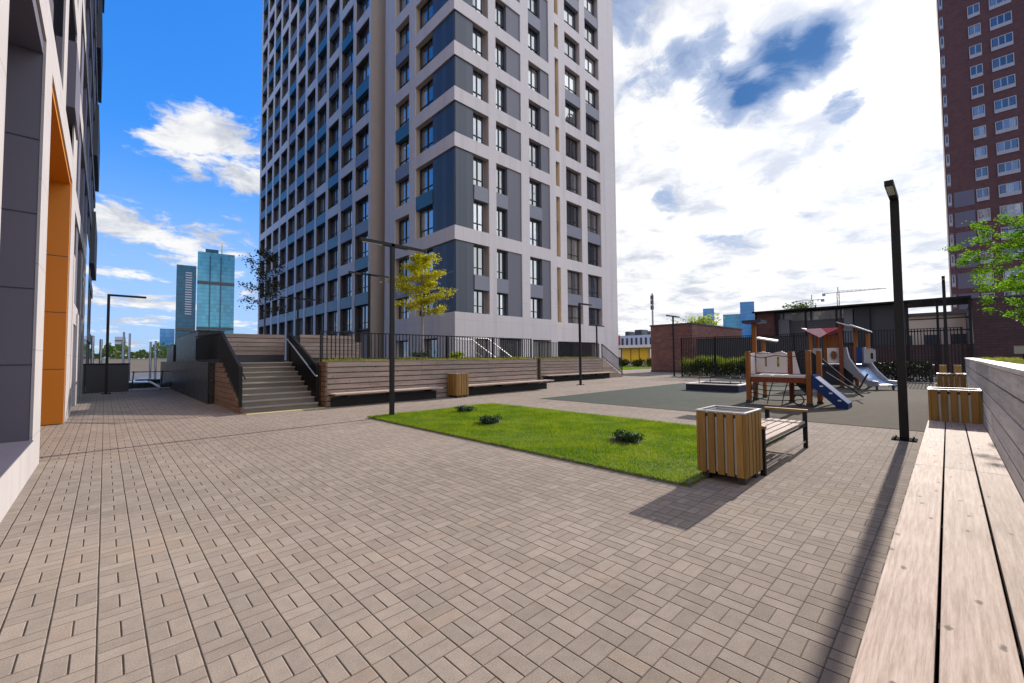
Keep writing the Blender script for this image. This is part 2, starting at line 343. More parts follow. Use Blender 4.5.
# ------------------------------------------------------------------ mesh builder
ORG = {}
class MB:
    def __init__(s): s.v = []; s.f = []; s.mi = []; s.sm = []
    def add(s, vs, fs, mi=0, sm=False):
        n = len(s.v); s.v.extend(tuple(q) for q in vs)
        for f in fs: s.f.append(tuple(n + k for k in f)); s.mi.append(mi); s.sm.append(sm)
    def box(s, x0, x1, y0, y1, z0, z1, mi=0):
        if x0 > x1: x0, x1 = x1, x0
        if y0 > y1: y0, y1 = y1, y0
        if z0 > z1: z0, z1 = z1, z0
        s.add([(x0, y0, z0), (x1, y0, z0), (x1, y1, z0), (x0, y1, z0), (x0, y0, z1), (x1, y0, z1), (x1, y1, z1), (x0, y1, z1)],
              [(0, 3, 2, 1), (4, 5, 6, 7), (0, 1, 5, 4), (1, 2, 6, 5), (2, 3, 7, 6), (3, 0, 4, 7)], mi)
    def bar(s, a, b, w, h, up=(0, 0, 1), mi=0):
        """square bar from a to b, w across, h along up"""
        a = Vector(a); b = Vector(b); d = (b - a).normalized(); u = Vector(up)
        x = d.cross(u)
        if x.length < 1e-4: x = d.cross(Vector((1, 0, 0)))
        x.normalize(); u = x.cross(d).normalized()
        x *= w / 2; u *= h / 2
        s.add([a - x - u, a + x - u, a + x + u, a - x + u, b - x - u, b + x - u, b + x + u, b - x + u],
              [(0, 1, 2, 3), (7, 6, 5, 4), (0, 4, 5, 1), (1, 5, 6, 2), (2, 6, 7, 3), (3, 7, 4, 0)], mi)
    def tube(s, pts, rads, n=8, mi=0, cap=True):
        pts = [Vector(p) for p in pts]
        if not hasattr(rads, '__len__'): rads = [rads] * len(pts)
        base = len(s.v); rings = []
        for i, p in enumerate(pts):
            d = (pts[min(i + 1, len(pts) - 1)] - pts[max(i - 1, 0)]).normalized()
            x = d.cross(Vector((0, 0, 1)))
            if x.length < .05: x = d.cross(Vector((0, 1, 0)))
            x.normalize(); y = x.cross(d)
            rings.append([p + (x * math.cos(2 * math.pi * k / n) + y * math.sin(2 * math.pi * k / n)) * rads[i] for k in range(n)])
        vs = [q for r in rings for q in r]; fs = []
        for i in range(len(pts) - 1):
            for k in range(n):
                a = i * n + k; b = i * n + (k + 1) % n
                fs.append((a, b, b + n, a + n))
        s.add(vs, fs, mi, True)
        if cap:
            s.add(rings[0], [tuple(range(n))], mi); s.add(rings[-1], [tuple(range(n))[::-1]], mi)
    def poly(s, pts, thick, axis, mi=0):
        """flat outline given as 3D points, extruded by thick along axis vector"""
        n = len(pts); a = Vector(axis) * thick
        P = [Vector(p) for p in pts]; Q = [p + a for p in P]
        fs = [tuple(range(n)), tuple(range(2 * n - 1, n - 1, -1))]
        for k in range(n):
            j = (k + 1) % n; fs.append((k, k + n, j + n, j))
        s.add(P + Q, fs, mi)
    def leafq(s, c, size, mi=0, flat=.0):
        d = Vector((random.gauss(0, 1), random.gauss(0, 1), random.gauss(0, 1) * (1 - flat))).normalized()
        e = d.cross(Vector((random.gauss(0, 1), random.gauss(0, 1), random.gauss(0, 1)))).normalized()
        c = Vector(c); d = d * size * .5; e = e * size * .28
        s.add([c - d, c + e, c + d, c - e], [(0, 1, 2, 3)], mi)
    def build(s, name, mats, parent=None, org=(0, 0, 0), bevel=0):
        me = bpy.data.meshes.new(name)
        o = Vector(ORG[parent.name]) if parent is not None else Vector(org)
        me.from_pydata([(v[0] - o.x, v[1] - o.y, v[2] - o.z) for v in s.v], [], s.f)
        if not isinstance(mats, (list, tuple)): mats = [mats]
        for m in mats: me.materials.append(M[m])
        me.polygons.foreach_set('material_index', s.mi); me.polygons.foreach_set('use_smooth', s.sm)
        me.update()
        ob = bpy.data.objects.new(name, me); COL.objects.link(ob)
        if parent is not None: ob.parent = parent
        else: ob.location = o
        ORG[ob.name] = tuple(o)
        if bevel:
            bm = ob.modifiers.new('edge', 'BEVEL'); bm.width = bevel; bm.segments = 2; bm.limit_method = 'ANGLE'
        return ob

def tag(o, label=None, cat=None, group=None, kind=None):
    if label: o['label'] = label
    if cat: o['category'] = cat
    if group: o['group'] = group
    if kind: o['kind'] = kind
    return o
def thing(name, label, cat, loc=(0, 0, 0), group=None):
    o = bpy.data.objects.new(name, None); COL.objects.link(o); o.location = loc; o.empty_display_size = .2
    ORG[o.name] = tuple(loc)
    return tag(o, label, cat, group)
def copy_tree(o, parent=None, loc=None, label=None):
    c = o.copy(); COL.objects.link(c)
    if parent is not None: c.parent = parent
    for ch in list(o.children): copy_tree(ch, c)
    if loc is not None: c.location = loc
    if label: c['label'] = label
    return c
def structure(name, mb, m): return tag(mb.build(name, m), kind='structure')
def piece(name, m, parent, fn, bevel=0):
    mb = MB(); fn(mb); return mb.build(name, m, parent, bevel=bevel)
def bx(name, m, parent, *b, bevel=0):
    mb = MB(); mb.box(*b); return mb.build(name, m, parent, bevel=bevel)

# ------------------------------------------------------------------ ground
LOT = -1.2
def setting():
    mb = MB(); mb.box(-3000, 3000, -3000, 3000, LOT - 1, LOT); structure('ground', mb, 'asphalt')
    mb = MB()
    mb.poly([(-30, -60, LOT + .004), (140, -60, LOT + .004), (140, 90, LOT + .004), (28.6, 90, LOT + .004), (28.6, 29.9, LOT + .004), (-30, 29.9, LOT + .004)], -LOT - .004, (0, 0, 1))
    structure('plaza_paving', mb, 'paving')
    mb = MB(); mb.box(11.85, 31.6, -.34, 10.75, .002, .008); structure('playground_surface', mb, 'rubber')
    mb = MB(); mb.box(5.06, 9.3, 2.27, 10.6, .003, .03); structure('lawn_bed', mb, 'turf')
    mb = MB()
    mb.box(5.03, 5.06, 2.2, 10.66, .002, .03); mb.box(9.3, 9.36, 2.2, 10.66, .002, .025)
    mb.box(5.06, 9.3, 2.2, 2.27, .002, .035); mb.box(5.06, 9.3, 10.6, 10.66, .002, .035)
    structure('lawn_kerb', mb, 'kerb')
    mb = MB(); mb.box(45, 58, 27, 44, .002, .05); structure('verge', mb, 'turf')
    mb2 = MB(); mb2.box(5.22, 15.19, 14.1, 14.95, .004, 1.46); mb2.box(5.22, 12.9, 14.95, 17.72, .004, 1.46); mb2.box(12.9, 15.2, 17.3, 17.72, .004, 1.46); mb2.box(3.02, 5.22, 17.3, 17.72, .004, 1.46); 
    mb2.box(3.02, 26.2, 17.72, 23.4, .004, 1.46); mb2.box(3.02, 28.5, 23.4, 36, .004, 1.46); mb2.box(14.5, 28.5, 36, 76, .004, 1.46)
    structure('terrace', mb2, 'soil')
setting()

def blades(n, x0, x1, y0, y1, z, hmin, hmax, skip=(), w=.006, mb=None, dens=None):
    mb = mb or MB()
    for _ in range(n):
        x = random.uniform(x0, x1); y = random.uniform(y0, y1)
        if any((x - a) ** 2 + (y - b) ** 2 < (r * random.uniform(.7, 1.1)) ** 2 for a, b, r in skip): continue
        h = random.uniform(hmin, hmax) * (.75 + .5 * (math.sin(x * 2.3 + 1) * math.sin(y * 1.9) * .5 + .5)); a = random.uniform(0, 6.283); t = random.uniform(0, .8) * h
        ca, sa = math.cos(a), math.sin(a); b = random.uniform(0, 6.283)
        mb.add([(x - ca * w, y - sa * w, z), (x + ca * w, y + sa * w, z), (x + math.cos(b) * t, y + math.sin(b) * t, z + h)], [(0, 1, 2)], 0)
    return mb
SHR = [(6.45, 7.42, .25), (6.78, 4.1, .27), (7.37, 9.56, .25)]
def grass():
    mb = blades(3500, 4.985, 5.05, 2.2, 10.68, .018, .02, .06, (), .0042)
    mb = blades(2200, 5.0, 9.35, 2.17, 2.25, .018, .02, .06, (), .0042, mb)
    mb = blades(150000, 5.02, 9.34, 2.23, 10.64, .026, .022, .058, SHR, .0042, mb)
    tag(mb.build('grass', 'blade'), kind='stuff', label='short mown green grass on the square lawn', cat='grass')
    mb = blades(15000, -3, 18.4, -4.3, -.52, 1.36, .03, .11, (), .012)
    mb = blades(5000, -3, 18.4, -1.1, -.52, 1.36, .03, .11, (), .009, mb)
    tag(mb.build('grass', 'bladed'), kind='stuff', label='yellowish grass on top of the grey timber planter', cat='grass')
    mb = blades(7000, 5.25, 15.15, 14.12, 14.9, 1.46, .06, .16, (), .012)
    mb = blades(5000, 19.6, 26.15, 17.73, 18.6, 1.46, .06, .16, (), .014, mb)
    tag(mb.build('grass', 'bladed'), kind='stuff', label='yellowish grass along the terrace edge above the timber bench wall', cat='grass')
    mb = blades(6000, 45, 58, 27, 44, .05, .05, .15, (), .05)
    tag(mb.build('grass', 'blade'), kind='stuff', label='bright grass verge in front of the yellow building', cat='grass')
grass()

def shrub(loc, r, h, n, label, m='leafj', name='juniper_shrub', group='low shrubs on the lawn', size=.05):
    t = thing(name, label, 'shrub', loc, group)
    mb = MB(); st = MB()
    x, y, z = loc
    for k in range(9):
        a = random.uniform(0, 6.28); rr = r * random.uniform(.5, 1.0); hh = h * random.uniform(.6, 1.05)
        e = Vector((x + math.cos(a) * rr, y + math.sin(a) * rr, z + hh)); b = Vector((x, y, z))
        st.tube([b, b.lerp(e, .5) + Vector((0, 0, .03)), e], [.01, .007, .003], 5)
        for _ in range(n // 9):
            q = b.lerp(e, random.uniform(.25, 1.05)) + Vector((random.gauss(0, .2 * r), random.gauss(0, .2 * r), random.gauss(0, .1 * r)))
            q.z = max(q.z, z + .03)
            mb.leafq(q, size * random.uniform(.6, 1.2))
    mb.build('foliage', m, t); st.build('stem', 'bark', t)
    so = MB(); N = 18
    ring = [(x + math.cos(6.283 * k / N) * r * random.uniform(.95, 1.3), y + math.sin(6.283 * k / N) * r * random.uniform(.95, 1.3), z + .006) for k in range(N)]
    so.add(ring + [(x, y, z + .045)], [(k, (k + 1) % N, N) for k in range(N)]); so.build('soil_patch', 'soil', t)
shrub((6.45, 7.42, .028), .27, .17, 1500, 'low dark juniper in the middle of the lawn with its soil ring on the left')
shrub((6.78, 4.1, .028), .28, .16, 1500, 'low dark juniper on the lawn nearest the slatted litter bin')
shrub((7.37, 9.56, .028), .25, .15, 1300, 'low dark juniper at the far end of the lawn near the lamp post')

# ------------------------------------------------------------------ trees
def tree(name, label, base, top, rad, z0, nl, leafm, barkm, size, trunk_r=.06, limbs=14, group=None, clump=14, lean=(0, 0), wide=1.0, droop=.0):
    t = thing(name, label, 'tree', base, group)
    b = Vector(base); T = Vector((base[0] + lean[0], base[1] + lean[1], top))
    tr = MB(); pts = [b.lerp(T, k / 6) + Vector((random.gauss(0, .03), random.gauss(0, .03), 0)) * (k > 0) for k in range(7)]
    tr.tube(pts, [trunk_r * (1 - .82 * k / 6) for k in range(7)], 8)
    cr = MB()
    for k in range(limbs):
        f = (k + .5) / limbs
        s = b.lerp(T, ((z0 - b.z) + (top - z0) * f * .9) / (top - b.z))
        a = k * 2.4 + random.uniform(-.4, .4)
        L = rad * wide * (math.sin(math.pi * (f * .78 + .2)) ** .7) * random.uniform(.65, 1.15)
        e = s + Vector((math.cos(a) * L, math.sin(a) * L, L * random.uniform(.15, .55) - droop * L))
        mid = s.lerp(e, .5) + Vector((0, 0, .12 * L))
        tr.tube([s, mid, e], [trunk_r * .42 * (1 - f * .5), trunk_r * .22, trunk_r * .07], 5)
        for c in range(clump):
            q = s.lerp(e, random.uniform(.25, 1.1)); 
            ctr = q + Vector((random.gauss(0, .16 * L), random.gauss(0, .16 * L), random.gauss(0, .10 * L)))
            for _ in range(max(1, nl // (limbs * clump))):
                cr.leafq(ctr + Vector((random.gauss(0, 1), random.gauss(0, 1), random.gauss(0, .55))) * size * 1.25, size * random.uniform(.6, 1.25), 0, .4)
    tr.build('trunk', barkm, t); cr.build('crown', leafm, t)
    return t

def trees():
    tree('young_tree', 'young yellow-green tree on the terrace in front of the white tower corner', (11.2, 18, 1.46), 6.95, 1.25, 3.75, 13000, 'leafy', 'barkl', .095, .055, 20, clump=13, lean=(.05, 0), droop=-.05)
    tree('dark_tree', 'sparse dark-leaved tree at the left edge of the white tower', (6.3, 26, 1.46), 7.9, 1.35, 4.1, 2000, 'leafd', 'bark', .13, .06, 13, clump=6)
    tree('leafy_tree', 'lime green tree on the planter in front of the maroon tower', (14.1, -2.15, 1.36), 4.9, 1.55, 1.95, 70000, 'leafl', 'bark', .052, .05, 46, clump=20)
    tree('background_tree', 'small green tree rising behind the dark pavilion roof', (86, 17.8, 0), 10.6, 2.6, 6, 1100, 'leafm', 'bark', .5, .15, 14)
    tree('background_tree', 'broad pale tree top showing over the brick hut roof', (90, 36, 0), 9.4, 4.2, 5, 1300, 'leafh', 'bark', .6, .2, 14)
    mb = MB()
    for k in range(5200):
        x = random.uniform(-25, 60); y = random.uniform(300, 340)
        hgt = 7.2 + 2.4 * math.sin(x * .32) + 1.6 * math.sin(x * .9 + 1)
        mb.leafq((x, y, LOT + random.random() ** .6 * (hgt + 2.5)), 2.0 * random.uniform(.5, 1.3))
    tag(mb.build('woodland', 'leafm'), kind='stuff', label='dark far wood on the horizon beyond the parking lot', cat='wood')
trees()

# ------------------------------------------------------------------ white residential tower
FLOOR = 3.15; Z0 = 3.63
def white_tower():
    root = thing('residential_tower', 'tall white gridded apartment tower with grey and teal panels in the centre', 'building', (16.47, 22.4, 0))
    white, cream, beige, ribbed, clad = MB(), MB(), MB(), MB(), MB()
    LINE = [0]
    NF = 18; TOP = Z0 + FLOOR * NF
    wins = []; spans = []
    def mapR(y0): return lambda u, d, z: (u, y0 + d, z)
    def mapL(x0): return lambda u, d, z: (x0 + d, u, z)
    def bxm(mb, mp, u0, u1, d0, d1, z0, z1, mi=0):
        a = mp(u0, d0, z0); b = mp(u1, d1, z1); mb.box(a[0], b[0], a[1], b[1], a[2], b[2], mi)
    D = .55
    def pier(mp, u0, u1, zb=4.62, zt=None):
        zt = zt or TOP + 1.2
        bxm(white, mp, u0, u1, 0, .07, zb, zt); bxm(cream, mp, u0 + .002, u1 - .002, .07, D, zb, zt, LINE[0])
    def band(mp, u0, u1, z0, z1):
        bxm(white, mp, u0, u1, .004, .07, z0, z1); bxm(cream, mp, u0, u1, .07, D, z0 + .002, z1 - .002, LINE[0])
    def column(mp, side, u0, u1, wu, pan, bands, zbase=4.62, wd=.36, pri=0):
        """one column of openings: bands at the given slab numbers, windows on every storey, spandrels between"""
        bands = sorted(set(bands + [NF]))
        lo = zbase
        for k in bands:
            zc = Z0 + FLOOR * k
            band(mp, u0, u1, zc - .475, zc + .475 if k < NF else zc + 1.2)
            if pan: 
                target = pan[2]
                bxm(target, mp, pan[0], pan[1], .10, D, lo, zc - .475)
            lo = zc + .475
        for k in range(NF):
            zb = max(Z0 + FLOOR * k + .52, zbase); zt = Z0 + FLOOR * (k + 1) - .5
            wins.append((pri + k, mp, wu[0], wu[1], zb, zt, side))
            if k > 0 and k not in bands:
                zc = Z0 + FLOOR * k
                a = u0 + .03 if not pan or wu[0] < pan[0] else wu[0] + .01; b = pan[0] - .01 if pan and pan[0] > wu[0] else u1 - .03
                spans.append((pri + k, mp, a, b, zc - .5, zc + .52, side))
    RF = mapR(22.4); RB = mapR(23.5); LN = mapL(16.47); LF = mapL(16.0)
    cb = [2, 4, 5, 6, 7] + list(range(8, NF))
    LINE[0] = 1
    # right face, front part
    column(RF, 'R', 16.54, 19.5, (18.16, 19.27), (16.62, 18.15, ribbed), cb, pri=0)
    pier(RF, 19.5, 20.2)
    column(RF, 'R', 20.2, 22.81, (20.2, 21.38), (21.39, 22.80, clad), [2, 4, 5, 6, 7, 8, 10, 11, 12, 14, 15, 16], pri=1)
    pier(RF, 22.81, 23.7)
    column(RF, 'R', 23.7, 26.17, (23.7, 25.2), (25.21, 26.16, clad), [2, 4, 5, 6, 7, 9, 10, 12, 13, 15, 16], pri=2)
    pier(RF, 26.17, 26.95)
    # right face, set back part
    pier(RB, 26.95, 28.15)
    for k0, k1 in zip([0, 2, 4, 5, 6, 8, 9, 11, 12, 14, 15], [2, 4, 5, 6, 8, 9, 11, 12, 14, 15, NF]):
        zb = 4.62 if k0 == 0 else Z0 + FLOOR * k0 + .475; zt = Z0 + FLOOR * k1 - .475
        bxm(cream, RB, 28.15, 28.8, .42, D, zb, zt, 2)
        if k1 - k0 == 2: bxm(beige, RB, 28.2, 28.5, .1, .32, (zb + zt) / 2 - .5, (zb + zt) / 2 + .5, 1)
    for k in [2, 4, 5, 6, 8, 9, 11, 12, 14, 15]: band(RB, 28.15, 28.8, Z0 + FLOOR * k - .475, Z0 + FLOOR * k + .475)
    band(RB, 28.15, 28.8, TOP - .475, TOP + 1.2)
    white.box(28.8, 29.7, 23.5, 23.57, 4.62, TOP + 1.2); cream.box(28.803, 29.697, 23.57, 24.05, 4.62, TOP + 1.2, 3)
    column(RB, 'R', 29.7, 32.0, (29.76, 31.85), None, [2, 4, 5, 6, 8, 9, 11, 12, 14, 15], pri=3)
    pier(RB, 32.0, 32.85)
    column(RB, 'R', 32.85, 35.15, (32.92, 35.0), None, [2, 4, 5, 6, 8, 9, 11, 12, 14, 15], pri=3.5)
    pier(RB, 35.15, 37.9)
    LINE[0] = 0
    # left face, near part
    column(LN, 'L', 22.47, 27.35, (25.15, 27.25), (22.55, 25.14, ribbed), cb, pri=.5)
    pier(LN, 27.35, 28.25)
    column(LN, 'L', 28.25, 30.45, (28.33, 30.37), None, [2, 3, 6, 8, 9, 11, 12, 14, 16], pri=1.5)
    pier(LN, 30.45, 32.1)
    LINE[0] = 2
    # left face, far part
    fb = [[4, 6, 8, 9, 11, 13, 15], [2, 5, 10, 12, 15], [4, 7, 9, 11, 14], [5, 8, 12, 15], [9, 11, 14], [5, 8, 10, 14], [5, 11, 13, 16],
          [5, 8, 10, 13, 16], [5, 8, 11, 14], [5, 8, 11, 13, 14, 15], [5, 8, 11, 14]]
    pier(LF, 33.8, 34.2)
    for i, b in enumerate(fb):
        u0 = 34.15 + .05 + 3.27 * i; u1 = u0 + 2.75
        column(LF, 'L', u0, u1, (u0 + .06, u1 - .06), None, b, zbase=2.2, pri=6 + 1.2 * i)
        pier(LF, u1, u1 + .52, 1.46)
    # corner edge, solid bodies, base
    for k in cb + [NF]:
        zc = Z0 + FLOOR * k; white.box(16.47, 16.54, 22.4, 22.47, zc - .475, zc + .475 if k < NF else zc + 1.2)
    def solid(x0, x1, y0, y1, z0, z1, mi=0): beige.box(x0, x1, y0, y1, z0, z1, mi)
    solid(17.03, 26.94, 22.96, 32.09, 1.5, TOP + .6); solid(26.955, 37.89, 24.06, 33.8, .02, TOP + .6)
    solid(17.9, 30, 32.09, 33.82, 1.5, TOP + .6)
    solid(16.56, 30, 33.83, 70.3, 1.5, TOP + .6)
    bxm(beige, LF, 33.79, 33.8, .002, 2.0, 1.46, TOP + 1.2)
    # base storey
    white.box(16.45, 26.94, 22.38, 22.9, 2.95, 4.62); white.box(16.45, 17.0, 22.9, 32.1, 2.95, 4.62)
    white.box(26.955, 37.9, 23.48, 24.05, 2.95, 4.62)
    for a, b in ((16.45, 18.2), (19.5, 20.4), (22.8, 23.9), (26.1, 26.94)): white.box(a, b, 22.381, 22.89, 1.46, 2.95)
    for a, b in ((26.955, 27.6), (34.4, 37.9)): white.box(a, b, 23.481, 24.04, .0, 2.95)
    for a, b in ((22.9, 24.4), (26.4, 28.3), (30.3, 32.1)): white.box(16.452, 17.0, a, b, 1.46, 2.95)
    white.build('wall', 'white', root); cream.build('reveal', ['cream', 'reveal_b', 'reveal_d', 'reveal_y'], root); beige.build('recessed_wall', ['beige', 'dkpanel'], root)
    ribbed.build('corner_cladding', 'ribbed', root); clad.build('cladding_panel', 'clad', root)
    def glz(n, *b):
        o = bx('ground_floor_window', 'frame', root, *b)
        return o
    for a, b in ((18.21, 19.49), (20.41, 22.79), (23.91, 26.09)):
        o = bx('ground_floor_window', 'frame', root, a, b, 22.75, 22.85, 1.46, 2.94)
        bx('pane', 'pane', o, a + .08, b - .08, 22.74, 22.75, 1.6, 2.85)
    o = bx('ground_floor_window', 'frame', root, 27.61, 34.39, 23.9, 24.0, 1.46, 2.94)
    for k in range(4): bx('pane', 'pane', o, 27.7 + 1.68 * k, 29.25 + 1.68 * k, 23.89, 23.9, 1.6, 2.85)
    for a, b in ((24.41, 26.39), (28.31, 30.29)):
        o = bx('ground_floor_window', 'frame', root, 16.85, 16.95, a, b, 1.46, 2.94)
        bx('pane', 'pane', o, 16.84, 16.85, a + .08, b - .08, 1.6, 2.85)
    # windows
    def win_mesh(mb, pane, mp, u0, u1, z0, z1, d=.36):
        f = .075
        for a, b, c, e in ((u0, u0 + f, z0, z1), (u1 - f, u1, z0, z1), (u0 + f, u1 - f, z0, z0 + f), (u0 + f, u1 - f, z1 - f, z1)):
            bxm(mb, mp, a, b, d, d + .14, c, e)
        um = u0 + (u1 - u0) * .52; zq = z0 + .58
        bxm(mb, mp, um - .035, um + .035, d + .01, d + .13, z0 + f, z1 - f)
        bxm(mb, mp, u0 + f, um - .035, d + .02, d + .12, zq - .03, zq + .03); bxm(mb, mp, um + .035, u1 - f, d + .02, d + .12, zq - .03, zq + .03)
        bxm(mb, mp, u0, u1, d - .2, d + .0, z0 - .05, z0 - .01)
        bxm(pane, mp, u0 + f, um - .035, d + .07, d + .08, z0 + f, z1 - f, 1 if pane is mb else 0)
        bxm(pane, mp, um + .035, u1 - f, d + .07, d + .08, z0 + f, z1 - f, 1 if pane is mb else 0)
    wins.sort(key=lambda w: w[0])
    rest = MB()
    for n, (p, mp, u0, u1, zb, zt, side) in enumerate(wins):
        if n < 99:
            mb, pn = MB(), MB(); win_mesh(mb, pn, mp, u0, u1, zb, zt)
            o = mb.build('window', 'frame', root); pn.build('pane', 'pane', o)
        else: win_mesh(rest, rest, mp, u0, u1, zb, zt)
    tag(rest.build('windows', ['frame', 'pane'], root), kind='stuff')
    spans.sort(key=lambda w: w[0])
    rest = MB()
    for n, (p, mp, u0, u1, zb, zt, side) in enumerate(spans):
        teal = side == 'L' and random.random() < .52
        if n < 99:
            mb = MB(); bxm(mb, mp, u0, u1, .03, .34, zb, zt); mb.build('spandrel_panel', 'spt' if teal else 'spg', root)
        else: bxm(rest, mp, u0, u1, .03, .34, zb, zt, 1 if teal else 0)
    tag(rest.build('spandrel_panels', ['spg', 'spt'], root), kind='stuff')
white_tower()

# ------------------------------------------------------------------ left building
def left_building():
    X = -.69
    class Pieces:
        def box(self, *q):
            mi = q[6] if len(q) > 6 else 0
            bx('reveal_panel' if not mi else 'panel_joint', 'dgrey' if not mi else 'frame', root, *q[:6])
    root = thing('apartment_building', 'dark grey building with white frames and an orange portal along the left edge', 'building', (X, 6, 0))
    fr, gr, org_, body, soff = MB(), Pieces(), MB(), MB(), MB()
    T = .03
    def P(y0, y1, z0, z1, mb=fr, x0=X - T, x1=X, mi=0): mb.box(x0, x1, y0, y1, z0, z1, mi)
    H = 42.0
    piers = [(-12, 5.8), (8.75, 9.7), (15.35, 17.0)]
    for a, b in piers: P(a, b, 0, 6.1)
    P(5.8, 8.75, 0, .46, x0=X - 1.0)                 # ledge under the first opening
    P(-12, 17.0, 6.1, 6.75)
    # first opening: grey reveal, soffit, glass behind
    gr.box(X - 1.4, X - T, 8.76, 9.0, .46, 6.1); gr.box(X - 1.4, X - T, 5.3, 5.79, .46, 6.1)
    soff.box(X - 1.4, X - T, 5.8, 8.75, 5.9, 6.1)
    for zz in (1.5, 2.55, 3.6, 4.65): gr.box(X - 1.39, X - T - .001, 8.752, 8.76, zz, zz + .012, 1)
    bx('sill', 'dgrey', root, X - 1.0, X + .01, 5.81, 8.74, .461, .475)
    # orange portal
    org_.box(X - 3.0, X - .02, 15.2, 15.35, .02, 6.1); org_.box(X - 3.0, X - T, 9.7, 15.2, 6.0, 6.1); org_.box(X - 3.2, X - 3.0, 9.7, 15.35, .02, 6.1)
    for zz in (1.35, 2.75, 4.15): org_.box(X - 3.0, X - .021, 15.194, 15.2, zz, zz + .014, 1)
    gr.box(X - 3.0, X - T - .002, 9.0, 9.69, .02, 6.1)
    # body
    body.box(X - 14, X - 1.4, -12, 9.0, .02, H); body.box(X - 14, X - 3.2, 9.0, 17.0, .02, 6.1)
    body.box(X - 14, X - .55, -12, 17.0, 6.11, H - .01); body.box(X - 14, X - .30, 17.0, 44, .02, H - .01)
    # upper frame grid
    levels = [6.75, 10.0, 10.65, 14.2, 14.85, 18.4, 19.05, 22.6, 23.25, 26.8, 27.45, 31, 31.65, 35.2, 35.85, 39.5]
    cols = [(-12, -7.2), (-6.4, -1.6), (-.8, 4.2), (4.8, 6.7), (7.5, 11.7), (12.5, 15.4)]
    for k in range(0, len(levels) - 1, 2):
        z0, z1 = levels[k], levels[k + 1]
        ys = -12.001
        for a, b in cols:
            if a > ys: P(ys, a, z0, z1)
            ys = b
            if random.random() < .55: gr.box(X - .54, X - .34, a, b - 1.2, z0, z1)
            else: gr.box(X - .54, X - .34, a + 1.2, b, z0, z1)
        P(ys, 17.0, z0, z1)
        zt = levels[k + 2] if k + 2 < len(levels) else H
        P(-12, 17.0, z1, zt)
    n = 0
    for k in range(0, len(levels) - 1, 2):
        for a, b in cols[2:]:
            mb = MB(); mb.box(X - .52, X - .44, a + .02, b - .02, levels[k] + .02, levels[k + 1] - .02)
            o = mb.build('window', 'frame', root)
            bx('pane', 'pane', o, X - .44, X - .43, a + .1, b - .1, levels[k] + .1, levels[k + 1] - .1)
            n += 1
    # far part of the facade: grey panels, white slips, dark windows, projecting bays
    for k in range(12):
        z0 = .02 + 3.4 * k
        P(17.0, 44.0, z0 + 2.75, z0 + 3.4, x0=X - .3, x1=X - .06)
        for a in (17.0, 20.5, 24.6, 28.6, 32.8, 37.0, 41.0):
            gr.box(X - .3, X - .1, a, a + 1.3, z0, z0 + 2.75)
            w = MB(); w.box(X - .3, X - .22, a + 1.3, min(a + 3.4, 43.9), z0 + .3, z0 + 2.75); o = w.build('window', 'frame', root)
            bx('pane', 'pane', o, X - .22, X - .21, a + 1.42, min(a + 3.3, 43.8), z0 + .4, z0 + 2.65)
    fr.box(X - .29, X + .0, 17.2, 17.9, .02, 4.6); fr.box(X - .29, X - .02, 21.0, 23.9, .0, 3.2)
    for z in (8.0, 15.4, 22, 29): 
        b = MB(); b.box(X - .3, X + .05, 14.3, 16.4, z - .4, z + 1.2); b.build('air_conditioner_box', 'dgrey', root)
    for z in (7.5, 14.2, 21, 28): 
        b = MB(); b.box(X - .3, X + .1, 36, 43.8, z, z + 3.2); b.build('bay', 'dkpanel', root)
    bx('bay', 'pane', root, X - .25, X + .03, 25.5, 29.0, .02, 7.0)
    fr.build('frame', 'lwhite', root, bevel=.008); org_.build('portal_lining', ['orange', 'dmetal'], root)
    body.build('wall', 'dgrey', root); soff.build('soffit', 'dgrey', root)
left_building()

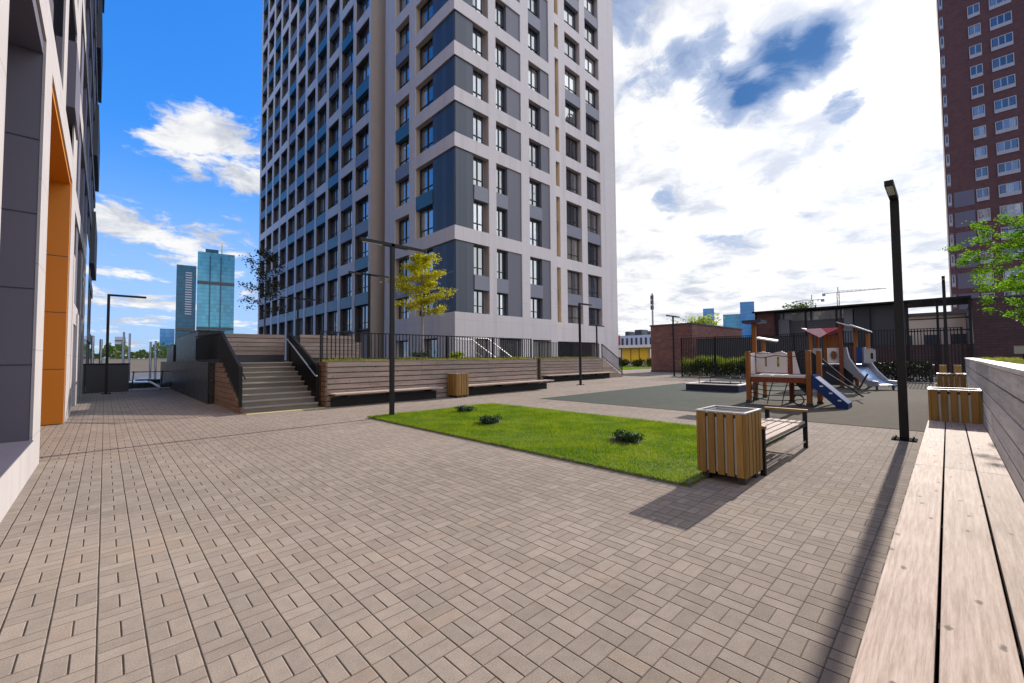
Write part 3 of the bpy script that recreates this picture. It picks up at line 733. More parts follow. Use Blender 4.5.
# ------------------------------------------------------------------ maroon tower, podium, pavilion
def right_buildings():
    X = 88.0
    root = thing('brick_tower', 'tall maroon brick apartment tower with white windows at the right edge', 'building', (X, -12, 0))
    mb = MB(); mb.box(X, X + 22, -34, -.62, 0, 66); mb.build('wall', 'tbrick', root)
    mb = MB()
    for z in range(22): mb.box(X - .02, X - .003, -1.15, -.72, 5.2 + 2.95 * z, 7.3 + 2.95 * z)
    mb.build('corner_strip', 'dgrey', root)
    for z in range(7):
        bx('grey_panel', 'dgrey', root, X - .04, X - .004, -3.35, -1.35, 5.0 + 2.95 * z, 7.2 + 2.95 * z); bx('grey_panel', 'dgrey', root, X - .04, X - .004, -13.6, -8.2, 5.0 + 2.95 * z, 7.2 + 2.95 * z)
    def win(y0, y1, z0, z1, mull):
        f = MB(); w = .1
        f.box(X - .1, X + .0, y0, y1, z0, z0 + .5)
        f.box(X - .1, X, y0, y0 + w, z0 + .5, z1); f.box(X - .1, X, y1 - w, y1, z0 + .5, z1); f.box(X - .1, X, y0 + w, y1 - w, z1 - w, z1)
        p = MB()
        n = mull + 1; st = (y1 - y0 - 2 * w) / n
        for k in range(n):
            a = y0 + w + st * k
            if k: f.box(X - .09, X, a - .05, a + .05, z0 + .5, z1 - w)
            p.box(X - .06, X - .05, a + .05, a + st - .05, z0 + .5, z1 - w)
        o = f.build('window', 'wframe', root); p.build('pane', 'pane2', o)
    for k in range(20):
        z = 5.3 + 2.95 * k
        win(-4.75, -3.55, z, z + 1.75, 1)
        win(-7.6, -5.6, z, z + 1.75, 2)
        if k < 18: win(-1.12, -.75, z + .1, z + 1.7, 0)
        if 12 < k: win(-11.0, -9.0, z, z + 1.75, 2)
    pod = thing('podium_building', 'low brown brick wall building below the maroon tower', 'building', (46, -10, 0))
    mb = MB(); mb.box(45.3, 70, -30, -1.35, 0, 5.55); mb.build('wall', 'pbrick', pod)
    bx('parapet_cap', 'dkpanel', pod, 45.25, 70.05, -30.05, -1.3, 5.55, 5.63)
    bx('plinth', 'dkpanel', pod, 45.2, 45.3, -30, -1.35, 0, .5)
    # pavilion
    pv = thing('pavilion', 'dark low pavilion with a thin flat roof beam behind the playground', 'building', (45, 6, 0))
    mb = MB(); mb.poly([(44.4, 12.9, 5.62), (44.4, -1.3, 5.62), (50.5, -1.3, 5.62), (50.5, 12.9, 5.62)], .13, (0, 0, 1)); mb.build('roof', 'black', pv)
    for y in (12.7, 10.9, 8.7, 6.5, 4.3, 2.1, .45, -1.2): bx('post', 'black', pv, 44.75, 44.89, y - .07, y + .07, 0, 5.619)
    bx('brick_wall', 'tbrick', pv, 45.0, 45.4, 11.2, 12.75, 0, 5.7)
    mb = MB(); mb.box(46.0, 46.3, 2.2, 12.75, 0, 5.7); mb.build('back_wall', 'louvre', pv)
    mb = MB(); mb.box(45.93, 45.99, 5.2, 11.6, 4.75, 5.5); mb.build('clerestory', 'glaze', pv)
    bx('panel', 'dkpanel', pv, 45.5, 45.6, 2.25, 5.4, 1.0, 5.6); bx('panel', 'louvre', pv, 45.5, 45.6, 7.0, 9.2, 0, 3.4); bx('panel', 'clad', pv, 45.41, 45.48, 10.1, 11.1, 2.4, 4.9); bx('panel', 'clad', pv, 45.4, 45.48, 5.5, 6.1, 2.6, 5.5)
    bx('brick_wall', 'pbrick', pv, 45.0, 45.3, -1.34, 6.9, 0, 2.3)
    for z in (3.3, 4.2, 5.2): bx('rail', 'black', pv, 44.95, 45.0, -1.2, 2.2, z, z + .09)
    # sand coloured stand-in for yellow vegetation seen through the pavilion frame
    far = thing('background_stand_in', 'sand coloured block standing in for yellow vegetation behind the pavilion frame', 'building', (62, 1.5, 0))
    bx('wall', 'tan', far, 62, 66, -2.2, 6.0, 0, 5.6); bx('roof', 'dkpanel', far, 61.5, 66.5, -2.5, 6.3, 5.6, 5.9)
    for y in (-1.4, .6, 2.6, 4.4): bx('window', 'dkpanel', far, 61.96, 62.0, y, y + 1.1, 2.2, 3.6)
    # brick hut
    h = thing('brick_hut', 'flat-roofed dark red brick hut between the tower and the playground fence', 'building', (47, 19, 0))
    bx('wall', 'brick', h, 40, 54, 16.8, 21.0, 0, 4.62); bx('roof', 'dkpanel', h, 39.92, 54.08, 16.72, 21.08, 4.62, 4.76)
    bx('plinth', 'dkpanel', h, 39.96, 54.04, 16.76, 21.04, 0, .22)
    # yellow fronted building
    y = thing('shop_building', 'low building with a yellow front panel beside the white tower', 'building', (63, 34, 0))
    bx('wall', 'pale', y, 62, 72, 30.2, 48, 0, 3.0)
    bx('roof', 'pale', y, 60.6, 72.5, 29.6, 48.5, 3.0, 3.45); bx('yellow_panel', 'yellow', y, 61.9, 62, 33.0, 37.6, .7, 2.9)
    for a, b in ((30.5, 32.8), (37.8, 40.5), (40.8, 44)):
        o = bx('window', 'frame', y, 61.9, 62, a, b, .8, 2.9); bx('pane', 'pane', o, 61.89, 61.9, a + .1, b - .1, .9, 2.8)
    for a in (34.5, 36.0): bx('mullion', 'dkpanel', y, 61.86, 61.9, a, a + .12, .7, 2.9)
    p = thing('background_block', 'pale distant block with red walls above the yellow building roof', 'building', (120, 72, 0))
    bx('wall', 'pale', p, 118, 135, 61, 95, 0, 8.2); bx('red_wing', 'redwall', p, 117, 118, 72.5, 80, 0, 8.4); bx('rooftop_plant', 'dkpanel', p, 120, 124, 66, 68.4, 8.2, 10.0)
    bx('rooftop_plant', 'dkpanel', p, 120, 124, 70.5, 71.8, 8.2, 9.6)
    bx('rooftop_plant', 'dkpanel', p, 120, 124, 63.2, 64.1, 8.2, 9.4)
    for k in range(7): bx('window', 'dkpanel', p, 117.95, 118, 61.6 + 1.6 * k, 62.3 + 1.6 * k, 5.2, 7.4)
right_buildings()

# ------------------------------------------------------------------ skyline
def slab(name, label, mat_, p0, p1, depth, top, bands=(), mast=None, chamfer=0):
    """far tower standing on the ground between the two near corners p0 and p1"""
    a = Vector((p0[0], p0[1], LOT)); b = Vector((p1[0], p1[1], LOT)); d = (b - a); n = Vector((a.x + b.x, a.y + b.y, 0)).normalized() * depth
    root = thing(name, label, 'skyscraper', (a + b) / 2)
    mb = MB(); mb.poly([a, b, b + n, a + n], top - LOT, (0, 0, 1)); mb.build('facade', mat_, root)
    back = n * (-1 / depth)
    for z0, z1 in bands:
        m2 = MB(); m2.poly([a + back * 1.0 + Vector((0, 0, z0 - LOT)), b + back * 1.0 + Vector((0, 0, z0 - LOT)), b + n - d * .0 + Vector((0, 0, z0 - LOT)), a + n + Vector((0, 0, z0 - LOT))], z1 - z0, (0, 0, 1)); m2.build('service_floor', 'dkpanel', root)
    return root, a, b, n
def skyline():
    r, a, b, n = slab('glass_skyscraper', 'taller pale blue glass skyscraper with two dark floor lines', 'blueglass', (61.9, 496.2), (91.2, 491.6), 30, 106, ((31, 33.4), (75, 77.6)))
    for q in (a.lerp(b, .33), a.lerp(b, .62)):
        mb = MB(); w = (b - a).normalized() * .5; mb.poly([q - w + Vector((0, -.6, 0)), q + w + Vector((0, -.6, 0)), q + w, q - w], 104, (0, 0, 1)); mb.build('facade_seam', 'darkglass', r)
    mb = MB(); q = a.lerp(b, .65) + n * .5; mb.tube([q + Vector((0, 0, 106)), q + Vector((0, 0, 121))], [.8, .3], 5); mb.build('antenna', 'crane', r)
    mb = MB(); mb.poly([a.lerp(b, .2) + Vector((0, 0, 107.5)), a.lerp(b, .55) + Vector((0, 0, 107.5)), a.lerp(b, .55) + n * .5 + Vector((0, 0, 107.5)), a.lerp(b, .2) + n * .5 + Vector((0, 0, 107.5))], 3, (0, 0, 1)); mb.build('roof_plant', 'darkglass', r)
    r, a, b, n = slab('glass_skyscraper', 'shorter dark glass skyscraper left of the pale blue one', 'darkglass', (46.5, 499), (61.2, 497.4), 26, 91.5, ((29.5, 32),))
    mb = MB(); d = (b - a)
    for k in range(18):
        z = 46 + 2.3 * k; q0 = a + d * .45 + Vector((0, -.5, z)); q1 = a + d * .78 + Vector((0, -.5, z)); mb.poly([q0, q1, q1 + Vector((0, .45, 0)), q0 + Vector((0, .45, 0))], 1.0, (0, 0, 1))
    mb.build('balcony_stack', 'towergrey', r)
    slab('glass_tower', 'small blue glass tower at the foot of the dark skyscraper', 'blueglass2', (35.5, 498.7), (46.0, 497.8), 14, 30.8)
    slab('residential_block', 'small grey tower on the far left horizon above the trees', 'towergrey', (5.8, 500), (12.8, 499.8), 10, 22.5, ((15, 16), (19, 19.6)))
    slab('glass_tower', 'narrow blue glass tower over the brick hut', 'blueglass2', (465.3, 183), (469.2, 172.9), 14, 53)
    slab('glass_tower', 'wide pale blue glass tower over the right end of the brick hut', 'blueglass', (472, 165), (477.3, 149.2), 14, 45.6)
    slab('glass_tower', 'tall blue glass tower left of the pavilion roof', 'blueglass2', (470, 147.4), (474, 135.3), 14, 57)
    # mast
    t = thing('radio_mast', 'thin antenna mast behind the brick hut', 'mast', (133.2, 69.1, 0))
    mb = MB(); mb.tube([(133.2, 69.1, 0), (133.2, 69.1, 23)], [.35, .28], 8); mb.build('pole', 'crane', t)
    mb = MB()
    for z in (17.5, 19.3, 20.9):
        for k in range(3):
            a = k * 2.09; mb.box(133.2 + math.cos(a) * .45 - .14, 133.2 + math.cos(a) * .45 + .14, 69.1 + math.sin(a) * .45 - .14, 69.1 + math.sin(a) * .45 + .14, z, z + 1.4)
    mb.build('antenna_panel', 'frame', t)
    def crane(x, y, top, jl, cl, label, dirv):
        t = thing('tower_crane', label, 'crane', (x, y, 0), 'construction cranes')
        mb = MB(); 
        for dx, dy in ((-.8, -.8), (.8, -.8), (.8, .8), (-.8, .8)): mb.bar((x + dx, y + dy, 0), (x + dx, y + dy, top), .35, .35)
        for k in range(int(top // 3)): s = 1 if k % 2 else -1; mb.bar((x - .8, y - .8 * s, k * 3), (x + .8, y + .8 * s, k * 3 + 3), .22, .22)
        mb.build('tower', 'crane', t)
        d = Vector((dirv[0], dirv[1], 0)).normalized()
        c = Vector((x, y, top)); mb = MB(); mb.bar(c, c + d * jl, .55, .5); mb.bar(c + Vector((0, 0, 1.6)), c + d * jl * .9 + Vector((0, 0, .6)), .25, .25)
        for k in range(10): q = c + d * (jl * .09 * k); mb.bar(q, q + d * jl * .045 + Vector((0, 0, 1.4 - k * .1)), .18, .18)
        mb.build('jib', 'crane', t)
        mb = MB(); mb.bar(c, c - d * cl, .7, .5); mb.build('counter_jib', 'crane', t)
        mb = MB(); mb.bar(c - d * (cl - 2.5) - Vector((0, 0, 1.2)), c - d * cl - Vector((0, 0, 1.2)), 1.6, 2.2); mb.build('counterweight', 'towergrey', t)
        mb = MB(); mb.bar(c, c + Vector((0, 0, 5)), .6, .6); mb.build('apex', 'crane', t)
    crane(495, 70, 60.5, 34, 12, 'grey tower crane with a long jib over the pavilion roof', (.08, -1))
    crane(492, 90, 55, 16, 10, 'second smaller crane behind the green tree over the pavilion', (.1, 1))
skyline()

# ------------------------------------------------------------------ lamps
def lamp(loc, h, arms, label, size=.105):
    t = thing('street_lamp', label, 'lamp', loc, 'slim dark lamp posts')
    x, y, z = loc; s = size / 2
    bx('pole', 'lampmetal', t, x - s, x + s, y - s, y + s, z + .02, z + h - .09, bevel=.006)
    bx('base_plate', 'matte', t, x - .17, x + .17, y - .17, y + .17, z, z + .02)
    mb = MB()
    for k in range(4): a = k * 1.5708 + .785; mb.tube([(x + math.cos(a) * .17, y + math.sin(a) * .17, z + .02), (x + math.cos(a) * .17, y + math.sin(a) * .17, z + .05)], .015, 6)
    mb.build('anchor_bolts', 'matte', t)
    for d, L in arms:
        x0 = x - s if d > 0 else x + s
        o = bx('lamp_arm', 'lampmetal', t, x0, x + d * L, y - s * .95, y + s * .95, z + h - .09, z + h, bevel=.006)
        a = x + d * (L - .6); b = x + d * (L - .06)
        bx('lamp_lens', 'lens', o, a, b, y - s * .7, y + s * .7, z + h - .098, z + h - .09)
lamp((5.53, 10.35, 0), 4.66, ((1, 1.05), (-1, .9)), 'lamp post with two arms standing at the left corner of the lawn')
lamp((19.19, 14.35, 0), 4.62, ((1, 1.1),), 'single-arm lamp post in front of the short second bench wall')
lamp((32.0, 14.9, 0), 4.75, ((1, 1.1), (-1, 1.1)), 'two-armed lamp post beside the brick hut and the playground fence')
lamp((10.51, .6, 0), 4.5, ((-1, 1.05),), 'nearest tall lamp post beside the long pale bench', .125)
lamp((.07, 27.55, 0), 4.72, ((1, 1.35),), 'lamp post beside the black planter box at the left building')
lamp((25.7, .03, 0), 4.75, ((-1, 1.2),), 'far lamp post behind the slatted bins on the right')
lamp((10.0, 21.2, 1.46), 4.6, ((1, 1.1), (-1, 1.1)), 'two-armed lamp post on the terrace behind the yellow-green tree')
lamp((10.1, 33, 1.46), 4.6, ((1, 1.2), (-1, 1.2)), 'two-armed lamp post far back on the terrace by the tower left face')
lamp((29.9, 20.6, 0), 4.25, ((1, 1.1), (-1, 1.1)), 'two-armed lamp post in front of the tower right end by the last stairs')

# ------------------------------------------------------------------ timber bench walls on the left
def boards(mb, x0, x1, y0, y1, z0, z1, n, gap=.018, seams=(), mi=0):
    h = (z1 - z0) / n
    cuts = [x0] + list(seams) + [x1]
    for k in range(n):
        for a, b in zip(cuts[:-1], cuts[1:]):
            mb.box(a + (.003 if a != x0 else 0), b - (.003 if b != x1 else 0), y0, y1, z0 + k * h + gap / 2, z0 + (k + 1) * h - gap / 2, mi)
def bench_walls():
    t = thing('timber_wall', 'long weathered timber retaining wall with a bench beside the stairs', 'wall', (10, 14.05, 0))
    mb = MB(); boards(mb, 5.2, 15.2, 14.0, 14.06, .0, 1.47, 8, .03, seams=(8.7, 12.1)); mb.build('cladding', 'wwall', t, bevel=.004)
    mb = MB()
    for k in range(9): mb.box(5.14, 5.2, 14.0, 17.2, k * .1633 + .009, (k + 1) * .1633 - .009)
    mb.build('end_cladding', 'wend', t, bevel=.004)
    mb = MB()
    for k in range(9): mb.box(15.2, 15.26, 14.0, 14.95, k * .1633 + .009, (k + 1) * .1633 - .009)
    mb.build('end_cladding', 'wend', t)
    bx('cap', 'wwall', t, 5.13, 15.27, 13.98, 14.09, 1.47, 1.49); bx('core', 'dmetal', t, 5.2, 15.2, 14.06, 14.1, 0, 1.46)
    t = thing('timber_wall', 'shorter timber retaining wall with a bench under the white tower', 'wall', (22.8, 17.65, 0))
    mb = MB(); boards(mb, 19.5, 26.2, 17.6, 17.66, 0, 1.46, 8, .03, seams=(22.9,)); mb.build('cladding', 'wwall', t)
    mb = MB()
    for k in range(9): mb.box(19.44, 19.5, 17.6, 19.5, k * .162 + .009, (k + 1) * .162 - .009)
    mb.build('end_cladding', 'wend', t)
    bx('cap', 'wwall', t, 19.43, 26.22, 17.58, 17.69, 1.46, 1.48); bx('core', 'dmetal', t, 19.5, 26.2, 17.66, 17.7, 0, 1.45)
    def seat(x0, x1, yw, label):
        t = thing('wall_bench', label, 'bench', ((x0 + x1) / 2, yw - .3, 0), 'timber benches along the left walls')
        mb = MB()
        for k in range(3): mb.box(x0, x1, yw - .56 + .185 * k, yw - .56 + .185 * k + .172, .40, .45)
        mb.build('seat', 'wbench', t, bevel=.004)
        x = x0 + .4
        while x < x1: bx('bracket', 'black', t, x - .03, x + .03, yw - .5, yw - .003, .32, .399); x += 1.6
        bx('fascia', 'black', t, x0 + .05, x1 - .05, yw - .12, yw - .07, .0, .3)  # black stands in for the shade under the seat
    seat(5.25, 9.35, 14.0, 'pale timber bench between the stairs and the slatted bin')
    seat(10.45, 15.85, 14.0, 'pale timber bench right of the slatted bin at the long wall')
    seat(19.6, 27.0, 17.6, 'pale timber bench on the short wall under the tower')
bench_walls()

def bin_(loc, w, d, h, label, legs=True, xface=False, z0=.09, nx=5, ny=5):
    x, y, z = loc
    t = thing('litter_bin', label, 'bin', loc, 'slatted wooden litter bins')
    sl = MB(); g = .03
    def row(n, L, put):
        wd = (L - g * (n - 1)) / n
        for k in range(n): put(k * (wd + g), k * (wd + g) + wd)
    row(nx, w, lambda a, b: (sl.box(x + a, x + b, y, y + .03, z + z0, z + h), sl.box(x + a, x + b, y + d - .03, y + d, z + z0, z + h)))
    row(ny, d - .064, lambda a, b: (sl.box(x, x + .03, y + .032 + a, y + .032 + b, z + z0, z + h), sl.box(x + w - .03, x + w, y + .032 + a, y + .032 + b, z + z0, z + h)))
    sl.build('slats', 'wslat', t, bevel=.004)
    ln = MB(); a = .042
    ln.box(x + a, x + w - a, y + a, y + a + .004, z + z0 + .02, z + h - .001); ln.box(x + a, x + w - a, y + d - a - .004, y + d - a, z + z0 + .02, z + h - .001)
    ln.box(x + a, x + a + .004, y + a + .005, y + d - a - .005, z + z0 + .02, z + h - .001); ln.box(x + w - a - .004, x + w - a, y + a + .005, y + d - a - .005, z + z0 + .02, z + h - .001)
    ln.build('inner_liner', 'liner', t)
    rm = MB(); r = .03; e = .005
    rm.box(x - e, x + w + e, y - e, y + r, z + h + .001, z + h + .018); rm.box(x - e, x + w + e, y + d - r, y + d + e, z + h + .001, z + h + .018)
    rm.box(x - e, x + r, y + r, y + d - r, z + h + .001, z + h + .018); rm.box(x + w - r, x + w + e, y + r, y + d - r, z + h + .001, z + h + .018)
    rm.build('rim', 'binrim', t)
    bx('shaded_inside', 'bininside', t, x + r + .004, x + w - r - .004, y + r + .004, y + d - r - .004, z + h - .06, z + h - .02)  # flat dark sheet standing in for the shaded bin interior
    if legs:
        for fx in (.06, w - .14):
            for fy in (.04, d - .12): bx('foot', 'dmetal', t, x + fx, x + fx + .08, y + fy, y + fy + .08, z, z + z0 + .03)
    return t
bin_((5.49, 1.70, 0), .62, .58, .85, 'large slatted wooden litter bin at the near corner of the lawn')
bin_((9.95, -.345, 0), .6, .6, .955, 'slatted litter bin at the end of the nearest long bench by the grey wall', nx=5, ny=5)
bin_((18.1, -.345, 0), .6, .6, .955, 'slatted litter bin further along the grey timber wall', nx=5, ny=5)
bin_((9.84, 13.3, 0), .6, .6, .93, 'slatted litter bin between the two benches of the long timber wall')
def posts_bin():
    t = thing('bench', 'small far bench with two wooden uprights beyond the slatted bins', 'bench', (24, -.1, 0))
    bx('seat', 'wslat', t, 23.8, 25.6, -.35, .25, .4, .46)
    for y in (-.3, .1): bx('backrest_post', 'wslat', t, 23.7, 23.8, y - .05, y + .16, 0, 1.13)
    bx('leg', 'black', t, 23.9, 23.98, -.3, .2, 0, .4); bx('leg', 'black', t, 25.4, 25.48, -.3, .2, 0, .4)
posts_bin()

# ------------------------------------------------------------------ right planter wall and long bench
def right_side():
    t = thing('planter_wall', 'grey weathered timber planter wall along the right edge', 'wall', (8, -.4, 0))
    mb = MB(); boards(mb, -3, 18.5, -.42, -.36, 0, 1.40, 7, .022, seams=(1.1, 4.6, 8.2, 11.9, 15.4)); mb.build('cladding', 'wgrey', t, bevel=.004)
    mb = MB()
    for k in range(7): mb.box(18.5, 18.56, -4.4, -.36, k * .2 + .008, (k + 1) * .2 - .008)
    mb.build('end_cladding', 'wgrey', t)
    mb = MB()
    for a, b in zip((-3, 1.1, 4.6, 8.2, 11.9, 15.4), (1.1, 4.6, 8.2, 11.9, 15.4, 18.57)): mb.box(a + .003, b - .003, -.53, -.34, 1.40, 1.44)
    mb.build('cap', 'wgrey', t, bevel=.004)
    bx('soil', 'turf', t, -3, 18.5, -4.4, -.43, .0, 1.365)
    def seat(x0, x1, label, cuts):
        t = thing('wall_bench', label, 'bench', ((x0 + x1) / 2, 0, 0), 'long pale benches along the grey wall')
        mb = MB(); cs = [x0] + cuts + [x1]
        for k, (y0, y1) in enumerate(((.070, .268), (-.143, .058), (-.354, -.155))):
            off = .0
            for a, b in zip(cs[:-1], cs[1:]): mb.box(a + .002, b - .002, y0, y1, .402, .45)
        sb = mb.build('seat', 'wbench', t, bevel=.003)
        x = x0 + .3
        while x < x1: 
            bx('support', 'matte', t, x - .03, x + .03, -.34, .2, .0, .385); x += 1.5
        bx('fascia', 'black', t, x0 + .05, x1 - .05, .12, .15, .0, .398)
    seat(-2.2, 9.93, 'long pale timber bench in the foreground on the right', [1.02, 5.9])
    seat(10.57, 18.05, 'pale timber bench between the two slatted bins on the right', [14.2])
    s = thing('info_sign', 'small pale sign on a post in the grass under the lime tree', 'sign', (13.9, -1.06, 1.36))
    bx('panel', 'lwhite', s, 13.88, 13.9, -1.22, -.98, 1.55, 1.72); bx('post', 'black', s, 13.9, 13.93, -1.12, -1.09, 1.36, 1.55)
right_side()

# ------------------------------------------------------------------ free standing bench
def park_bench():
    t = thing('park_bench', 'backless slatted bench with wooden armrests behind the large bin', 'bench', (7.3, 2.0, 0))
    y0, y1 = 1.68, 2.30
    mb = MB(); n = 5; w = (y1 - y0 - .04) / n
    for k in range(n): mb.box(6.22, 8.46, y0 + .02 + k * w, y0 + .02 + (k + 1) * w - .022, .41, .45)
    mb.build('seat', 'wbench', t, bevel=.004)
    for x in (6.17, 8.50):
        for y in (y0 + .03, y1 - .03): bx('leg', 'black', t, x - .03, x + .03, y - .03, y + .03, 0, .60, bevel=.004)
        bx('armrest', 'wslat', t, x - .04, x + .04, y0 - .01, y1 + .01, .60, .64, bevel=.004)
        bx('crossbar', 'black', t, x - .02, x + .02, y0 + .06, y1 - .06, .36, .40)
    bx('side_rail', 'black', t, 6.2, 8.47, y0 + .01, y0 + .05, .365, .405); bx('side_rail', 'black', t, 6.2, 8.47, y1 - .05, y1 - .01, .365, .405)
    bx('stretcher', 'steel', t, 6.2, 8.47, y0 + .02, y0 + .04, .10, .12)
park_bench()

# ------------------------------------------------------------------ stairs
def stairs():
    t = thing('staircase', 'wide timber stairs with dark railings climbing to the terrace on the left', 'stairs', (4, 14.1, 0))
    st = MB(); n = 9; rise = 1.46 / n; run = .335
    x0, x1, y0 = 2.93, 5.0, 14.25
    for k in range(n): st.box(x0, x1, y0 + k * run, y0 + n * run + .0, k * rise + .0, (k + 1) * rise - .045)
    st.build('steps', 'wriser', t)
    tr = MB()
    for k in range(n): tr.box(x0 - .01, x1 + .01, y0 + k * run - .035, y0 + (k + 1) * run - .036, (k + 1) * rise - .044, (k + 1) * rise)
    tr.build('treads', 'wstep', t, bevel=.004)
    ck = MB()
    yt = y0 + n * run
    for k in range(9):
        z0_, z1_ = k * rise + .006, (k + 1) * rise - .006
        ya = y0 - .05 + k * run; ck.box(2.84, 2.92, ya, yt + 1.0, z0_, z1_)
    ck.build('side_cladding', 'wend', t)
    def railing(x, yb, zb, yt_, zt, yend):
        s = (zt - zb) / (yt_ - yb)
        fr = MB(); fr.bar((x, yb, zb + 1.1), (x, yt_, zt + 1.05), .07, .06); fr.bar((x, yb, zb + .12), (x, yt_, zt + .1), .05, .05)
        fr.box(x - .035, x + .035, yb - .05, yb + .03, zb - .05, zb + 1.12)
        fr.box(x - .035, x + .035, yt_ - .04, yt_ + .04, zt, zt + 1.05)
        if yend: fr.bar((x, yt_, zt + 1.05), (x, yend, zt + 1.12), .07, .06); fr.bar((x, yt_, zt + .1), (x, yend, zt + .1), .05, .05)
        rail = fr.build('railing', 'black', t)
        b = MB(); y = yb + .1
        while y < (yend or yt_):
            if y < yt_: z = zb + s * (y - yb); b.box(x - .022, x + .022, y - .012, y + .012, z + .13, z + 1.08)
            else: b.box(x - .022, x + .022, y - .012, y + .012, zt + .1, zt + 1.04)
            y += .1
        b.build('balusters', 'black', rail)
    railing(2.88, 14.45, .22, 17.35, 1.46, 23.0); railing(5.05, 14.45, .22, 17.35, 1.46, None)
    h = MB(); h.tube([(4.93, 14.3, 1.02), (4.93, 17.3, 2.32)], .024, 8); h.tube([(4.93, 14.3, 1.02), (4.93, 14.18, 1.02)], .024, 8); h.build('handrail', 'steel', t)
    h = MB(); h.tube([(3.0, 14.5, 1.0), (3.0, 17.3, 2.22)], .02, 8); h.build('handrail', 'black', t)
    t = thing('tactile_strip', 'pale yellow tactile strip on the paving at the foot of the wide stairs', 'paving strip', (4, 13.95, 0))
    bx('paving_slabs', 'tactile', t, 2.9, 5.1, 13.72, 14.02, .002, .012)
    # stairs between the two walls
    t = thing('staircase', 'stairs with pale slanted handrails hidden behind the end of the long timber wall', 'stairs', (14.3, 16.1, 0))
    st = MB()
    for k in range(9): st.box(12.9, 15.5 - .29 * k, 14.96, 17.29, k * rise + .002, (k + 1) * rise)
    st.build('steps', 'wstep', t)
    for y in (15.0, 16.2):
        h = MB(); h.tube([(11.9, y, 2.46), (12.9, y, 2.46), (15.4, y, 1.05), (15.75, y, 1.05)], .026, 8); h.tube([(12.9, y, 1.46), (12.9, y, 2.46)], .022, 8); h.tube([(15.7, y, 0), (15.7, y, 1.05)], .022, 8); h.tube([(12.9, y, 1.98), (15.7, y, .5)], .018, 8)
        h.build('handrail', 'steel', t)
    for x in (15.36, 15.6): bx('end_post', 'black', t, x - .03, x + .03, 14.3, 14.36, 0, 1.55)
    t = thing('staircase', 'short timber stairs descending beside the white tower right corner', 'stairs', (27.4, 18.5, 0))
    st = MB(); N = 7
    for k in range(N): st.box(26.25, 26.6 + .31 * k, 17.6, 20.2, 1.46 - (k + 1) * 1.46 / 9 - .02 + .02, 1.46 - k * 1.46 / 9 - .004)
    st2 = MB()
    for k in range(9): st2.box(26.23, 26.5 + .3 * k, 17.6, 20.2, 1.46 * (8 - k) / 9 + .004, 1.46 * (9 - k) / 9)
    st2.build('steps', 'wwall', t)
    r = MB()
    r.bar((26.3, 17.68, 2.5), (29.0, 17.68, 1.2), .05, .05); r.bar((26.3, 17.68, 1.62), (29.0, 17.68, .3), .04, .04)
    for k in range(19): x = 26.35 + .145 * k; z = 2.5 - (x - 26.3) * .4815; r.box(x - .012, x + .012, 17.668, 17.692, z - .88, z)
    r.box(28.95, 29.01, 17.65, 17.71, 0, 1.22); r.box(26.27, 26.33, 17.65, 17.71, 1.46, 2.52)
    r.build('railing', 'black', t)
stairs()

def bar_fence(name, label, a, b, z, h, sp=.11, post=2.4, bar=.016, group=None, cat='fence', pw=.05):
    a = Vector(a); b = Vector(b); L = (b - a).length; d = (b - a) / L
    t = thing(name, label, cat, ((a.x + b.x) / 2, (a.y + b.y) / 2, z), group)
    r = MB(); r.bar((a.x, a.y, z + h), (b.x, b.y, z + h), .045, .035); r.bar((a.x, a.y, z + .1), (b.x, b.y, z + .1), .04, .03); r.build('rail', 'black', t)
    bm = MB(); k = sp / 2
    while k < L:
        p = a + d * k; bm.box(p.x - bar / 2, p.x + bar / 2, p.y - bar / 2, p.y + bar / 2, z + .11, z + h - .01); k += sp
    bm.build('bars', 'black', t)
    n = max(1, round(L / post))
    for i in range(n + 1):
        p = a + d * (L * i / n); bx('post', 'black', t, p.x - pw / 2, p.x + pw / 2, p.y - pw / 2 - .03, p.y + pw / 2 - .03, z, z + h + .02)
bar_fence('terrace_fence', 'black barred railing on top of the long timber wall', (5.08, 14.3, 0), (15.1, 14.3, 0), 1.46, 1.0, .14, 2.4, .027, 'terrace railings')
bar_fence('terrace_fence', 'black barred railing on top of the short timber wall by the tower', (19.6, 17.85, 0), (26.1, 17.85, 0), 1.46, 1.05, .15, 2.4, .03, 'terrace railings')
bar_fence('playground_fence', 'tall dark barred fence along the back of the playground', (32.0, 14.3, 0), (32.0, -.5, 0), 0, 2.95, .125, 2.45, .04, pw=.09)
def screen():
    t = thing('slate_screen', 'dark slate screen wall behind the green hedge and the barred fence', 'wall', (40, 10, 0))
    mb = MB()
    for k in range(11): mb.box(40, 40.08, 5.6 + .98 * k, 6.57 + .98 * k, 0, 3.1)
    mb.build('panel', 'dkpanel', t); bx('cap', 'black', t, 39.97, 40.11, 5.55, 16.4, 3.101, 3.15)
screen()

